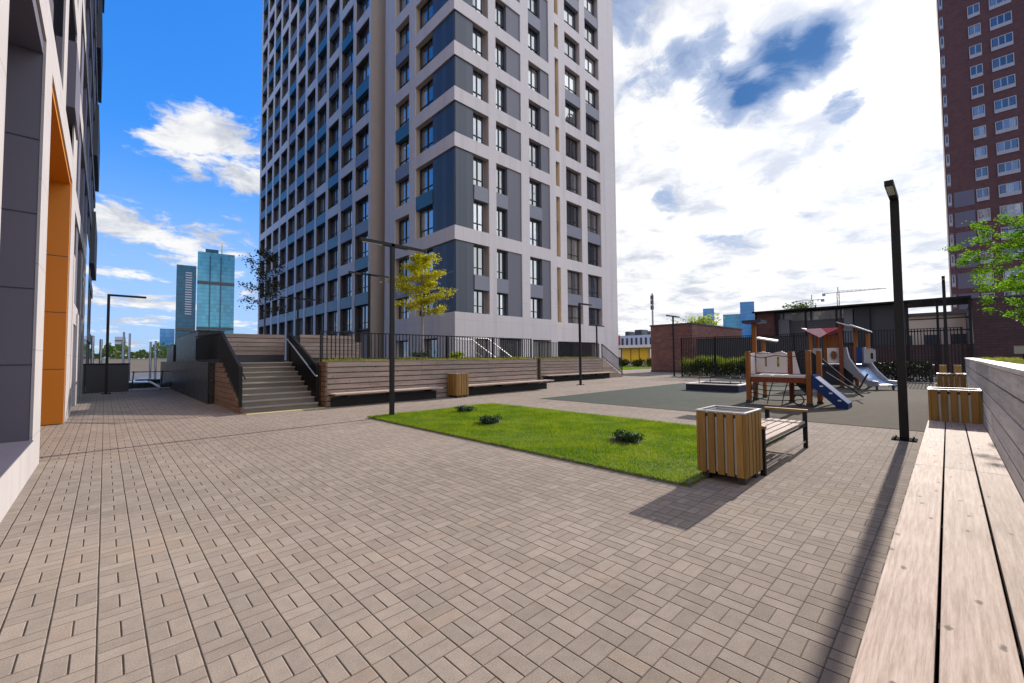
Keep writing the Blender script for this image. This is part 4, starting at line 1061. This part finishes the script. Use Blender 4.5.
def terrace_things():
    t = thing('timber_planter', 'brown slatted timber block on the terrace at the top of the wide stairs', 'planter', (4.1, 18.4, 1.46))
    mb = MB(); boards(mb, 3.08, 5.06, 18.0, 18.06, 1.72, 2.52, 5, .02); mb.build('cladding', 'wwall', t); bx('core', 'dmetal', t, 3.08, 5.06, 18.061, 19.2, 1.462, 2.49)
    bx('recess', 'dmetal', t, 3.1, 5.04, 18.03, 18.06, 1.462, 1.72)
    t = thing('timber_planter', 'brown slatted timber block behind the terrace railing', 'planter', (6.3, 17.4, 1.46))
    mb = MB(); boards(mb, 5.3, 7.4, 17.0, 17.06, 1.6, 2.5, 6, .02); mb.build('cladding', 'wwall', t); bx('core', 'dmetal', t, 5.3, 7.4, 17.061, 18.2, 1.47, 2.47)
    t = thing('timber_planter', 'far slatted timber block on the terrace left of the yellow-green tree', 'planter', (9, 22.5, 1.46))
    mb = MB(); boards(mb, 7.2, 10.6, 23.5, 23.56, 1.5, 2.5, 6, .02); mb.build('cladding', 'wwall', t); bx('core', 'dmetal', t, 7.2, 10.6, 23.561, 24.5, 1.47, 2.47)
    for n, (x, y, l) in enumerate(((13.0, 17.6, 'small green bush on the terrace right of the yellow-green tree'), (12.0, 19.5, 'dark bush on the terrace beyond the yellow-green tree trunk'))):
        shrub((x, y, 1.46), .45, .42, 500, l, 'leafh' if n == 0 else 'leafj', 'terrace_bush', 'bushes on the terrace', .14)
    g = thing('granite_wall', 'polished black granite wall beside the wide stairs', 'wall', (2.9, 25, 0))
    bx('facing', 'granite', g, 2.64, 3.0, 18.25, 36, LOT + .01, 1.44); bx('cap', 'granite', g, 2.62, 3.03, 18.22, 36, 1.441, 1.48)
    g = thing('granite_block', 'upper black granite block on the granite wall behind the stairs', 'wall', (3.2, 28, 1.46))
    bx('facing', 'granite', g, 2.95, 3.9, 23.1, 31, 1.482, 2.86); bx('cap', 'granite', g, 2.92, 3.95, 23.05, 31.05, 2.861, 2.9)
    g = thing('granite_block', 'lower dark granite block at the far end of the granite wall', 'wall', (3.2, 33, 1.46))
    bx('facing', 'granite', g, 2.9, 3.9, 31.8, 35.4, 1.482, 2.45); bx('cap', 'granite', g, 2.88, 3.92, 31.78, 35.42, 2.451, 2.48)
terrace_things()

# ------------------------------------------------------------------ far left: planter, barrier, cars, poles
def far_left():
    t = thing('planter_box', 'large black planter box at the end of the paving by the left building', 'planter', (.1, 29.4, 0))
    bx('box', 'dmetal', t, -.65, .9, 28.9, 29.8, .0, 1.36, bevel=.01); bx('rim', 'black', t, -.68, .93, 28.87, 29.83, 1.361, 1.42); bx('soil', 'soil', t, -.6, .85, 28.95, 29.75, 1.4211, 1.43)
    t = thing('guard_rail', 'low railing with leaning bars at the far edge of the paving', 'railing', (1.8, 29.7, 0))
    mb = MB(); mb.box(.98, 2.68, 29.66, 29.72, .04, .1); mb.build('bottom_rail', 'lwhite', t)
    for x in (1.03, 2.2, 2.62): piece('post', 'black', t, lambda m: m.bar((x, 29.7, .0), (x + .08, 29.7, 1.0), .05, .05))
    mb = MB(); mb.box(1.0, 2.7, 29.68, 29.71, .93, .98); mb.build('top_rail', 'redwall', t)
    def car(x, y, rot, paint, label):
        t = thing('parked_car', label, 'car', (x, y, LOT), 'cars in the lower parking lot')
        prof = [(-2.15, .28), (2.15, .28), (2.2, .62), (1.95, .82), (1.05, .9), (.42, 1.38), (-1.15, 1.42), (-1.85, .98), (-2.2, .9)]
        b = MB(); b.poly([(x + p, y - .86, LOT + q) for p, q in prof], 1.72, (0, 1, 0)); b.build('body', paint, t, bevel=.09)
        for sgn in (-1, 1):
            g = MB(); yy = y + sgn * .865; g.poly([(x + p, yy, LOT + q) for p, q in ((-1.6, .96), (.88, .93), (.36, 1.32), (-1.1, 1.36))], .01 * sgn, (0, 1, 0)); g.build('side_window', 'carglass', t)
            for wx in (-1.35, 1.32):
                w = MB(); w.tube([(x + wx, y + sgn * .70, LOT + .32), (x + wx, y + sgn * .89, LOT + .32)], .32, 18); o = w.build('wheel', 'tyre', t)
                w = MB(); w.tube([(x + wx, y + sgn * .88, LOT + .32), (x + wx, y + sgn * .9, LOT + .32)], .2, 14); w.build('rim', 'steel', o)
        g = MB(); g.poly([(x + 1.04, y - .72, LOT + .915), (x + .45, y - .66, LOT + 1.37), (x + .45, y + .66, LOT + 1.37), (x + 1.04, y + .72, LOT + .915)], .02, (.6, 0, .6)); g.build('windscreen', 'carglass', t)
        g = MB(); g.poly([(x - 1.83, y - .72, LOT + 1.0), (x - 1.18, y - .66, LOT + 1.4), (x - 1.18, y + .66, LOT + 1.4), (x - 1.83, y + .72, LOT + 1.0)], .02, (-.6, 0, .5)); g.build('rear_window', 'carglass', t)
    car(1.75, 37.0, 0, 'carwhite', 'white car parked nearest below the railing at the far left')
    car(2.9, 41.5, 0, 'carblue', 'dark blue car parked behind the white one at the far left')
    car(-.2, 45.5, 0, 'carwhite', 'white car parked deepest in the lower lot at the far left')
    t = thing('site_hoarding', 'long tan hoarding beyond the parking lot on the far left', 'hoarding', (6, 82, LOT))
    bx('panel', 'tan', t, -30, 60, 82, 82.2, -.15, 1.75); bx('concrete_base', 'pale', t, -30, 60, 81.9, 82.2, LOT, -.16); bx('coping', 'tan', t, -30, 60, 81.95, 82.25, 1.751, 1.85)
    P = [(-.58, 38, 3.1), (-.2, 38.4, 2.9), (1.15, 50, 4.0), (1.55, 50.5, 3.9), (2.65, 45, 3.0), (3.0, 45.5, 3.1)]
    L = ['pale pole closest to the left building beyond the planter box', 'pale pole just left of the lamp post beyond the planter box', 'left pole of the bright pair right of the lamp post', 'right pole of the bright pair right of the lamp post',
         'left pole of the pair beside the granite wall', 'pole touching the granite wall in the far left lot']
    for (x, y, h), l in zip(P, L):
        t = thing('flagpole', l, 'pole', (x, y, LOT), 'pale poles in the lower lot')
        mb = MB(); mb.tube([(x, y, LOT), (x, y, h)], [.09, .075], 10); mb.build('shaft', 'steel', t)
        mb = MB(); mb.tube([(x, y, h), (x, y, h + .08)], [.09, .05], 10); mb.build('cap', 'steel', t)
far_left()

# ------------------------------------------------------------------ hedge and bushes
def hedge():
    t = thing('hedge', 'long grassy green hedge behind the playground fence', 'hedge', (33.3, 10.5, 0))
    lo, hi = MB(), MB()
    for _ in range(5200):
        y = random.uniform(6.2, 14.6); x = 33.3 + random.gauss(0, .5); zt = 1.25 + .14 * math.sin(y * 2.1) + .1 * math.sin(y * 5.3); z = random.random() ** .6 * zt
        lo.leafq((x, y, z), .2 * random.uniform(.6, 1.2))
    for _ in range(7000):
        y = random.uniform(6.2, 14.6); x = 33.3 + random.gauss(0, .5); zt = 1.25 + .14 * math.sin(y * 2.1) + .1 * math.sin(y * 5.3); z = zt * random.uniform(.5, .95)
        a = random.uniform(0, 6.28); h = random.uniform(.25, .5); w = .014
        hi.add([(x - w, y - w, z), (x + w, y + w, z), (x + math.cos(a) * .16, y + math.sin(a) * .16, z + h)], [(0, 1, 2)])
    lo.build('foliage', 'leafm', t); hi.build('lit_grass_tops', 'leafh', t)  # lighter leaf colour on the tops stands in for sunlight
    for x, y, r, l in ((60.5, 31.6, 1.3, 'bright bush at the right of the yellow building'), (60.2, 34.0, 1.0, 'dark low bush under the yellow panel'), (60.0, 36.6, 1.1, 'dark bush left of the yellow panel next to the white tower')):
        shrub((x, y, .05), r, r * .9, 700, l, 'leafm', 'garden_bush', 'bushes at the yellow building', .35)
    t = thing('hedge', 'dark clipped shrubs behind the fence next to the grey slide', 'hedge', (33.5, 3.2, 0))
    lo = MB()
    for _ in range(2600): lo.leafq((33.5 + random.gauss(0, .35), random.uniform(.6, 5.5), random.random() ** .7 * 1.15), .2 * random.uniform(.6, 1.2))
    lo.build('foliage', 'leafd', t)
hedge()

# ------------------------------------------------------------------ playground
def playground():
    t = thing('climbing_frame', 'near orange-posted climbing frame with a cream fort panel and blue ramp', 'play equipment', (15.8, 3.8, 0))
    def post(x, y, h, m='wplay', w=.13): 
        o = bx('post', m, t, x - w / 2, x + w / 2, y - w / 2, y + w / 2, .1, h, bevel=.008); bx('post_foot', 'dmetal', o, x - w / 2 - .012, x + w / 2 + .012, y - w / 2 - .012, y + w / 2 + .012, .008, .1)
        return o
    xf, xb = 15.3, 16.35
    post(xf, 4.6, 1.70); post(xb, 4.7, 2.68); post(xb, 3.62, 1.68, 'wred'); post(xf, 2.94, 1.70); post(xb, 2.86, 1.70)
    post(17.6, 4.75, 2.15, 'wplay', .11)
    # roof cap on the tall post, white cap on the rear one
    piece('roof_cap', 'pnavy', t, lambda m: (m.box(xb - .45, xb + .2, 4.35, 4.95, 2.68, 2.78)))
    piece('post_cap', 'liner', t, lambda m: m.poly([(17.45, 4.95, 2.18), (17.75, 4.95, 2.22), (17.75, 4.3, 2.08), (17.45, 4.3, 2.04)], .05, (0, 0, 1)))
    bx('deck', 'pwhite', t, xf - .05, xb + .05, 3.02, 4.52, .87, .93)
    bx('deck_beam', 'wred', t, xf - .045, xf + .045, 3.01, 4.53, .70, .868); bx('deck_beam', 'wred', t, xb - .045, xb + .045, 3.7, 4.62, .70, .868)
    bx('deck_beam', 'wred', t, xf + .07, xb - .07, 4.56, 4.64, .70, .868)
    # cream fort panel with two slots
    pm = MB(); y0, y1 = 3.70, 4.62; sl = [(3.93, 4.00), (4.30, 4.37)]
    ys = [y0, sl[0][0], sl[0][1], sl[1][0], sl[1][1], y1]
    for k in range(5):
        a, b = ys[k], ys[k + 1]
        if k % 2 == 0: pm.box(xb - .12, xb - .09, a, b, .98, 1.62)
        else: pm.box(xb - .12, xb - .09, a, b, .98, 1.18); pm.box(xb - .12, xb - .09, a, b, 1.50, 1.62)
    pm.poly([(xb - .12, y0, 1.62), (xb - .12, y0 + .16, 1.70), (xb - .12, y0 + .45, 1.63), (xb - .12, y1 - .2, 1.70), (xb - .12, y1, 1.64)], .03, (1, 0, 0))
    pm.poly([(xb - .119, 3.55, .95), (xb - .119, 3.35, .95), (xb - .119, 3.42, 1.3), (xb - .119, 3.5, 1.68), (xb - .119, 3.55, 1.68)], .03, (1, 0, 0))
    pm.build('fort_panel', 'pwhite', t)
    piece('side_panel', 'pwhite', t, lambda m: m.poly([(xf + .1, 4.66, .93), (xb - .1, 4.66, .93), (xb - .1, 4.66, 1.66), (xf + .1, 4.66, 1.62)], .03, (0, 1, 0)))
    def rope(name, segs, r=.014, m='rope'):
        mb = MB()
        for s in segs: mb.tube(s, r, 6)
        return mb.build(name, m, t)
    rope('top_rope', [[(xf, 4.6, 1.58), (xf, 4.2, 1.48), (xf, 3.8, 1.56), (xf, 3.4, 1.50), (xf, 2.94, 1.60)]])
    # dark arch between the panel and the right posts
    arc = [(xb, 3.55 - .32 + .32 * math.cos(a), 1.38 + .33 * math.sin(a)) for a in [k * math.pi / 12 for k in range(13)]]
    rope('arch', [[(xb, 3.55, .9)] + arc + [(xb, 2.91, .9)]], .03)
    net = MB()
    for k in range(1, 8): y = 2.91 + .08 * k; hh = 1.38 + .33 * math.sqrt(max(0, 1 - ((y - 3.23) / .32) ** 2)); net.tube([(xb, y, .45 + .25 * abs(k - 4) * .2), (xb, y, hh)], .012, 5)
    for k in range(10): net.tube([(xb, 2.93, .55 + .11 * k), (xb, 3.53, .55 + .11 * k)], .012, 5)
    net.build('climbing_net', 'rope', t)
    piece('net_backing', 'dkpanel', t, lambda m: m.poly([(xb + .04, 2.93, .62)] + [(xb + .04, p[1], p[2] - .03) for p in arc[::-1]] + [(xb + .04, 3.53, .62), (xb + .04, 3.23, .28)], .02, (1, 0, 0)))
    # rope ladder below the deck
    s = []
    for k in range(4):
        z = .62 - .15 * k; s.append([(xf - .02, 4.53, z + .04), (xf - .08, 4.1, z - .03), (xf - .08, 3.6, z - .02), (xf - .02, 3.02, z + .05)])
    for y in (4.3, 3.9, 3.5): s.append([(xf - .02, y, .7), (xf - .1, y + .08, .35), (xf - .12, y + .14, .03)])
    rope('under_deck_net', s)
    # blue climbing ramp
    rm = MB(); rm.poly([(xf - .05, 2.86, .98), (xf - .05, 2.02, .16), (xf - .05, 2.02, .0), (xf - .05, 2.25, .0), (xf - .05, 2.86, .62)], -.7 * -1, (1, 0, 0)); rm.build('ramp', 'pblue', t)
    gm = MB()
    for y, z in ((2.62, .62), (2.4, .42), (2.2, .22)): gm.box(xf - .09, xf - .051, y - .03, y + .05, z, z + .04)
    gm.build('grip', 'liner', t)
    rope('wheel', [[(xf - .12, 3.2 + .14 * math.cos(a), .2 + .14 * math.sin(a)) for a in [k * 6.283 / 16 for k in range(17)]]], .02)
    rope('rope_bridge', [[(xb + .3, 2.86, 1.45), (18.6, 2.55, .75), (19.0, 2.2, .35)], [(xb + .3, 2.75, 1.0), (18.6, 2.4, .42), (19.0, 2.1, .1)], [(19.0, 2.2, .36), (19.0, 1.95, .9)]], .03)

    t = thing('slide_tower', 'far play tower with a pink roof, grey slide and round-hole panel', 'play equipment', (25.8, 3.9, 0))
    X = 25.2
    for y, h, x, m in ((4.72, 2.59, X, 'wplay'), (4.32, 2.62, X + 1.1, 'wplay'), (3.52, 3.07, X - .1, 'wred'), (3.1, 2.75, X + 1.0, 'wplay'), (2.64, 2.59, X + 1.1, 'wplay'), (3.72, 2.57, X + 1.4, 'wred'), (4.72, 2.59, X + 1.5, 'wplay')):
        o = bx('post', m, t, x - .07, x + .07, y - .07, y + .07, .1, h); bx('post_foot', 'dmetal', o, x - .08, x + .08, y - .08, y + .08, .009, .1)
    rf = MB(); rf.poly([(X - .2, 5.05, 2.88), (X - .2, 4.26, 2.60), (X + 1.7, 4.26, 2.60), (X + 1.7, 5.05, 2.88)], .05, (0, 0, 1)); rf.poly([(X - .26, 5.0, 2.86), (X - .26, 4.3, 2.42), (X - .26, 4.0, 2.60), (X - .26, 4.26, 2.86)], .05, (1, 0, 0)); rf.build('roof_board', 'pinklight', t)
    rf = MB(); rf.poly([(X - .2, 4.24, 2.60), (X - .2, 3.58, 2.82), (X + 1.7, 3.58, 2.82), (X + 1.7, 4.24, 2.60)], .05, (0, 0, 1)); rf.poly([(X - .26, 4.25, 2.86), (X - .26, 3.99, 2.6), (X - .26, 3.6, 2.80), (X - .26, 3.66, 2.86)], .05, (1, 0, 0)); rf.build('roof_board', 'pinkroof', t)
    rf = MB(); rf.poly([(X - .3, 3.62, 3.09), (X - .3, 3.15, 2.90), (X + 1.6, 3.15, 2.90), (X + 1.6, 3.62, 3.09)], .05, (0, 0, 1)); rf.poly([(X - .3, 3.14, 2.94), (X - .3, 2.52, 2.64), (X + 1.6, 2.52, 2.64), (X + 1.6, 3.14, 2.94)], .05, (0, 0, 1)); rf.build('white_roof_board', 'liner', t)
    pk = MB()
    for k in range(4): pk.box(X + 1.15, X + 1.19, 3.62 + .18 * k, 3.775 + .18 * k, 1.2, 2.58)
    pk.build('plank_wall', 'wplay', t)
    # panel with a round hole
    hp = MB(); yc, zc, hw, hh = 3.81, 1.54, .25, .36; ring = [(yc + .12 * math.cos(k * math.pi / 8), zc + .2 * math.sin(k * math.pi / 8)) for k in range(16)]
    def sq(k):
        a = k * math.pi / 8; c, s = math.cos(a), math.sin(a); f = 1 / max(abs(c), abs(s)); return (yc + hw * c * f, zc + hh * s * f)
    V = [(X - .06, *ring[k]) for k in range(16)] + [(X - .06, *sq(k)) for k in range(16)] + [(X - .03, *ring[k]) for k in range(16)] + [(X - .03, *sq(k)) for k in range(16)]
    F = []
    for k in range(16):
        j = (k + 1) % 16; F += [(k, k + 16, j + 16, j), (k + 32, j + 32, j + 48, k + 48), (k, j, j + 32, k + 32), (k + 16, k + 48, j + 48, j + 16)]
    hp.add(V, F); hp.build('hole_panel', 'pwhite', t)
    tr = MB(); tr.tube([(X - .065, yc + .135 * math.cos(k * 6.283 / 20), zc + .22 * math.sin(k * 6.283 / 20)) for k in range(21)], .022, 6); tr.build('hole_rim', 'pgrey', t)
    bx('grey_panel', 'pgrey', t, X - .05, X - .02, 4.28, 4.64, 1.22, 1.9)
    bx('deck', 'pnavy', t, X, X + 1.5, 2.6, 4.72, 1.0, 1.12); bx('lower_wall', 'pnavy', t, X + .3, X + .34, 3.15, 4.66, .1, .999)
    bx('blue_panel', 'pblue', t, X + .35, X + .39, 2.80, 3.02, 1.18, 1.92)
    piece('end_panel', 'pgrey', t, lambda m: (m.box(X + .2, X + .24, 2.30, 2.39, 1.25, 1.8), m.box(X + .2, X + .24, 2.50, 2.72, 1.18, 1.85), m.box(X + .2, X + .24, 2.391, 2.499, 1.18, 1.36), m.box(X + .2, X + .24, 2.391, 2.499, 1.64, 1.85)))
    # wide slide running down towards the viewer's right
    rd = Vector((-.6, -.8, 0)); pd = Vector((.8, -.6, 0)); S0 = Vector((X - .05, 3.42, 0)); W = .92
    def sp(l, w, z): q = S0 + rd * l + pd * w; return (q.x, q.y, z)
    prof = [(0, 1.92), (.18, 1.92), (.3, 1.42), (.75, .82), (1.2, .42), (1.62, .40), (1.66, .2), (1.25, .14), (.78, .4), (0, 1.0)]
    for w in (-.06, W):
        sd = MB(); sd.poly([sp(l, w, z) for l, z in prof], .07, tuple(pd)); sd.build('slide_side', 'pgrey', t)
    ch = MB(); ln = [(0, 1.13), (.22, 1.08), (.75, .5), (1.2, .27), (1.64, .25)]
    for (a, za), (b, zb) in zip(ln[:-1], ln[1:]): ch.add([sp(a, .011, za), sp(a, W - .001, za), sp(b, W - .001, zb), sp(b, .011, zb), sp(a, .011, za - .03), sp(a, W - .001, za - .03), sp(b, W - .001, zb - .03), sp(b, .011, zb - .03)], [(0, 3, 2, 1), (7, 4, 5, 6), (0, 1, 5, 4), (3, 7, 6, 2)])
    ch.build('chute', 'chute', t)
    for w in (.05, W - .05): piece('leg', 'dmetal', t, lambda m: m.bar(sp(1.48, w, .009), sp(1.48, w, .2), .08, .08))
    # sandbox
    t = thing('sandbox', 'low navy sandbox with pale rim and hoop rails on the rubber floor', 'play equipment', (20, 7.4, 0))
    x0, x1, y0, y1 = 19.3, 21.3, 6.2, 8.45
    fr = MB(); fr.box(x0, x1, y0, y0 + .06, .01, .28); fr.box(x0, x1, y1 - .06, y1, .01, .28); fr.box(x0, x0 + .06, y0 + .06, y1 - .06, .01, .28); fr.box(x1 - .06, x1, y0 + .06, y1 - .06, .01, .28); fr.build('frame', 'pnavy', t)
    rm = MB(); rm.box(x0 - .05, x1 + .05, y0 - .05, y0 + .15, .281, .32); rm.box(x0 - .05, x1 + .05, y1 - .15, y1 + .05, .281, .32); rm.box(x0 - .05, x0 + .15, y0 + .15, y1 - .15, .281, .32); rm.box(x1 - .15, x1 + .05, y0 + .15, y1 - .15, .281, .32); rm.build('rim', 'pwhite', t)
    bx('sand', 'sand', t, x0 + .06, x1 - .06, y0 + .06, y1 - .06, .01, .22)
    for x in (x0 + .4, x1 - .3): piece('hoop_rail', 'black', t, lambda m: (m.tube([(x, y1 - .45, .3), (x, y1 - .45, .6), (x, y0 + .45, .6), (x, y0 + .45, .3)], .022, 8)))
playground()

# ------------------------------------------------------------------ light and sky
SUN_AZ, SUN_EL = R_(1.0), R_(26.5)
sv = Vector((math.cos(SUN_EL) * math.cos(SUN_AZ), math.cos(SUN_EL) * math.sin(SUN_AZ), math.sin(SUN_EL)))
def light():
    l = bpy.data.lights.new('sun', 'SUN'); l.energy = 3.5; l.angle = R_(.6); l.color = (1.0, .93, .84)
    o = bpy.data.objects.new('sun', l); COL.objects.link(o); o.rotation_euler = sv.to_track_quat('Z', 'Y').to_euler(); o.location = (40, 0, 60)
    w = bpy.data.worlds.new('World'); S.world = w; w.use_nodes = True
    t = NT(w.node_tree); bg = w.node_tree.nodes['Background']
    sky = t.new('ShaderNodeTexSky', sky_type='NISHITA'); sky.sun_disc = False; sky.sun_elevation = SUN_EL; sky.sun_rotation = R_(90) - SUN_AZ
    sky.air_density = 1.0; sky.dust_density = .6; sky.ozone_density = 2.0
    d = t.vm('NORMALIZE', t.new('ShaderNodeTexCoord').outputs['Generated'])
    x, y, z = t.sep(d)[:3]
    zz = t.m('ADD', t.m('MAXIMUM', z, 0.0), .16)
    p = t.comb(t.m('DIVIDE', x, zz), t.m('DIVIDE', y, zz), 0.0)
    warp = t.noise(t.mapping(p, (1, 1, 1), (9.1, 2.7, 0)), 2.2, 4, .55, 1)
    ws = t.new('ShaderNodeVectorMath', operation='SCALE'); t.L.new(t.vm('SUBTRACT', warp, (.5, .5, .5)), ws.inputs[0]); ws.inputs['Scale'].default_value = .35
    pw = t.vm('ADD', p, ws.outputs[0])
    n = t.noise(t.mapping(pw, (1, 1, 1), (3.1, 1.7, 0)), 2.3, 10, .66)
    n = t.m('MULTIPLY_ADD', t.m('SUBTRACT', n, .5), 2.9, .5)
    n2 = t.noise(t.mapping(pw, (1, 1, 1), (.4, 6.2, 0)), 3.0, 8, .62)
    n2 = t.m('MULTIPLY_ADD', t.m('SUBTRACT', n2, .5), 2.4, .5)
    sunward = t.vm('DOT_PRODUCT', d, tuple(sv))
    east = t.step(x, .34, .62)
    bias = t.m('MULTIPLY_ADD', east, .74, -.30)
    bias = t.m('ADD', bias, t.m('MULTIPLY', t.step(y, .1, -.5), .42))  # adds unseen cloud cover behind the camera for fill light
    def blob(dirv, rad, amp, b):
        v = Vector(dirv).normalized(); q = t.vm('DOT_PRODUCT', d, tuple(v))
        return t.m('ADD', b, t.m('MULTIPLY', t.step(q, math.cos(rad), math.cos(rad * .1)), amp))
    for dv, rad, amp in BLOBS: bias = blob(dv, rad, amp, bias)
    bias = t.m('ADD', bias, t.m('MULTIPLY', t.step(z, .02, .34, 1.0, 0.0), .22))
    tot = t.m('ADD', n, bias)
    mask = t.step(tot, .42, .74)
    shade = t.step(t.m('ADD', n2, t.m('MULTIPLY', t.m('SUBTRACT', t.m('MINIMUM', tot, 1.0), .75), .35)), .12, .72)
    glow = t.m('POWER', t.m('MAXIMUM', sunward, 0.0), 10.0)
    back = t.step(y, .0, -.6, 0.0, 6.0)  # extra brightness of the unseen clouds behind, added to lift the tower facade
    bright = t.m('ADD', t.m('ADD', t.m('MULTIPLY_ADD', shade, 1.75, 3.3), t.m('MULTIPLY', glow, 1.5)), back)
    cl = t.mixmul(1.0, t.mix(shade, (.84, .90, 1.04), (1.0, 1.0, 1.0)), t.gray(bright))
    hs = t.new('ShaderNodeHueSaturation'); hs.inputs['Saturation'].default_value = 1.35; t.L.new(sky.outputs[0], hs.inputs['Color'])
    sk = t.mixmul(1.0, hs.outputs[0], (.52, 1.2, 2.05))
    # the bright sky around the sun is held back, as the photograph's own tone curve does
    comp = t.vm('DIVIDE', sk, t.vm('ADD', t.vm('MULTIPLY', sk, (.62, .36, .15)), (1, 1, 1)))
    es = t.m('MULTIPLY_ADD', east, -1.0, 1.5); comp = t.vm('MULTIPLY', comp, t.comb(t.m('MULTIPLY_ADD', east, -1.15, 1.5), es, t.m('MULTIPLY_ADD', east, -.98, 1.5)))
    hz = t.m('MULTIPLY', t.step(z, .03, .42, 1.0, 0.0), .62); comp = t.mix(hz, comp, (2.7, 3.7, 4.9))
    veil = t.m('MULTIPLY', t.m('MULTIPLY', east, .60), t.step(tot, -.15, .5))
    comp = t.mix(veil, comp, (3.7, 4.15, 5.1))
    c = t.mix(mask, comp, cl)
    # below the horizon: dull ground tone
    c = t.mix(t.step(z, -.03, 0.0, 1.0, 0.0), c, (1.6, 1.6, 1.7))
    t.put(bg.inputs[0], c); bg.inputs[1].default_value = .10
    S.view_settings.view_transform = 'Standard'; S.view_settings.look = 'None'; S.view_settings.exposure = .95; S.view_settings.gamma = 1
BLOBS = []
def px_dir(u, v):
    q = Vector((u - 512, -(v - 341.5), -421.0)); q = CAM_R @ q; return tuple(q.normalized())
for u, v, rad, amp in ((222, 128, .17, .46), (190, 25, .14, -.6), (245, 40, .12, -.5), (120, 40, .16, -.4), (165, 105, .08, .3), (185, 168, .05, .2), (190, 190, .09, -.2), (130, 215, .07, .2), (210, 235, .10, .2), (150, 250, .2, .08), (835, 40, .06, -.62), (800, 52, .075, -.5), (762, 66, .075, -.45), (724, 98, .07, -.6), (752, 112, .06, -.45), (702, 44, .075, -.62), (650, 85, .11, -.5), (735, 62, .03, .3), (665, 205, .05, -.5), (855, 150, .05, -.5), (630, 5, .09, -.6), (845, 108, .04, -.4), (690, 12, .05, .4), (700, 160, .16, .3), (880, 60, .12, .3), (900, 200, .2, .15)):
    BLOBS.append((px_dir(u, v), rad, amp))
light()
S.cycles.max_bounces = 6
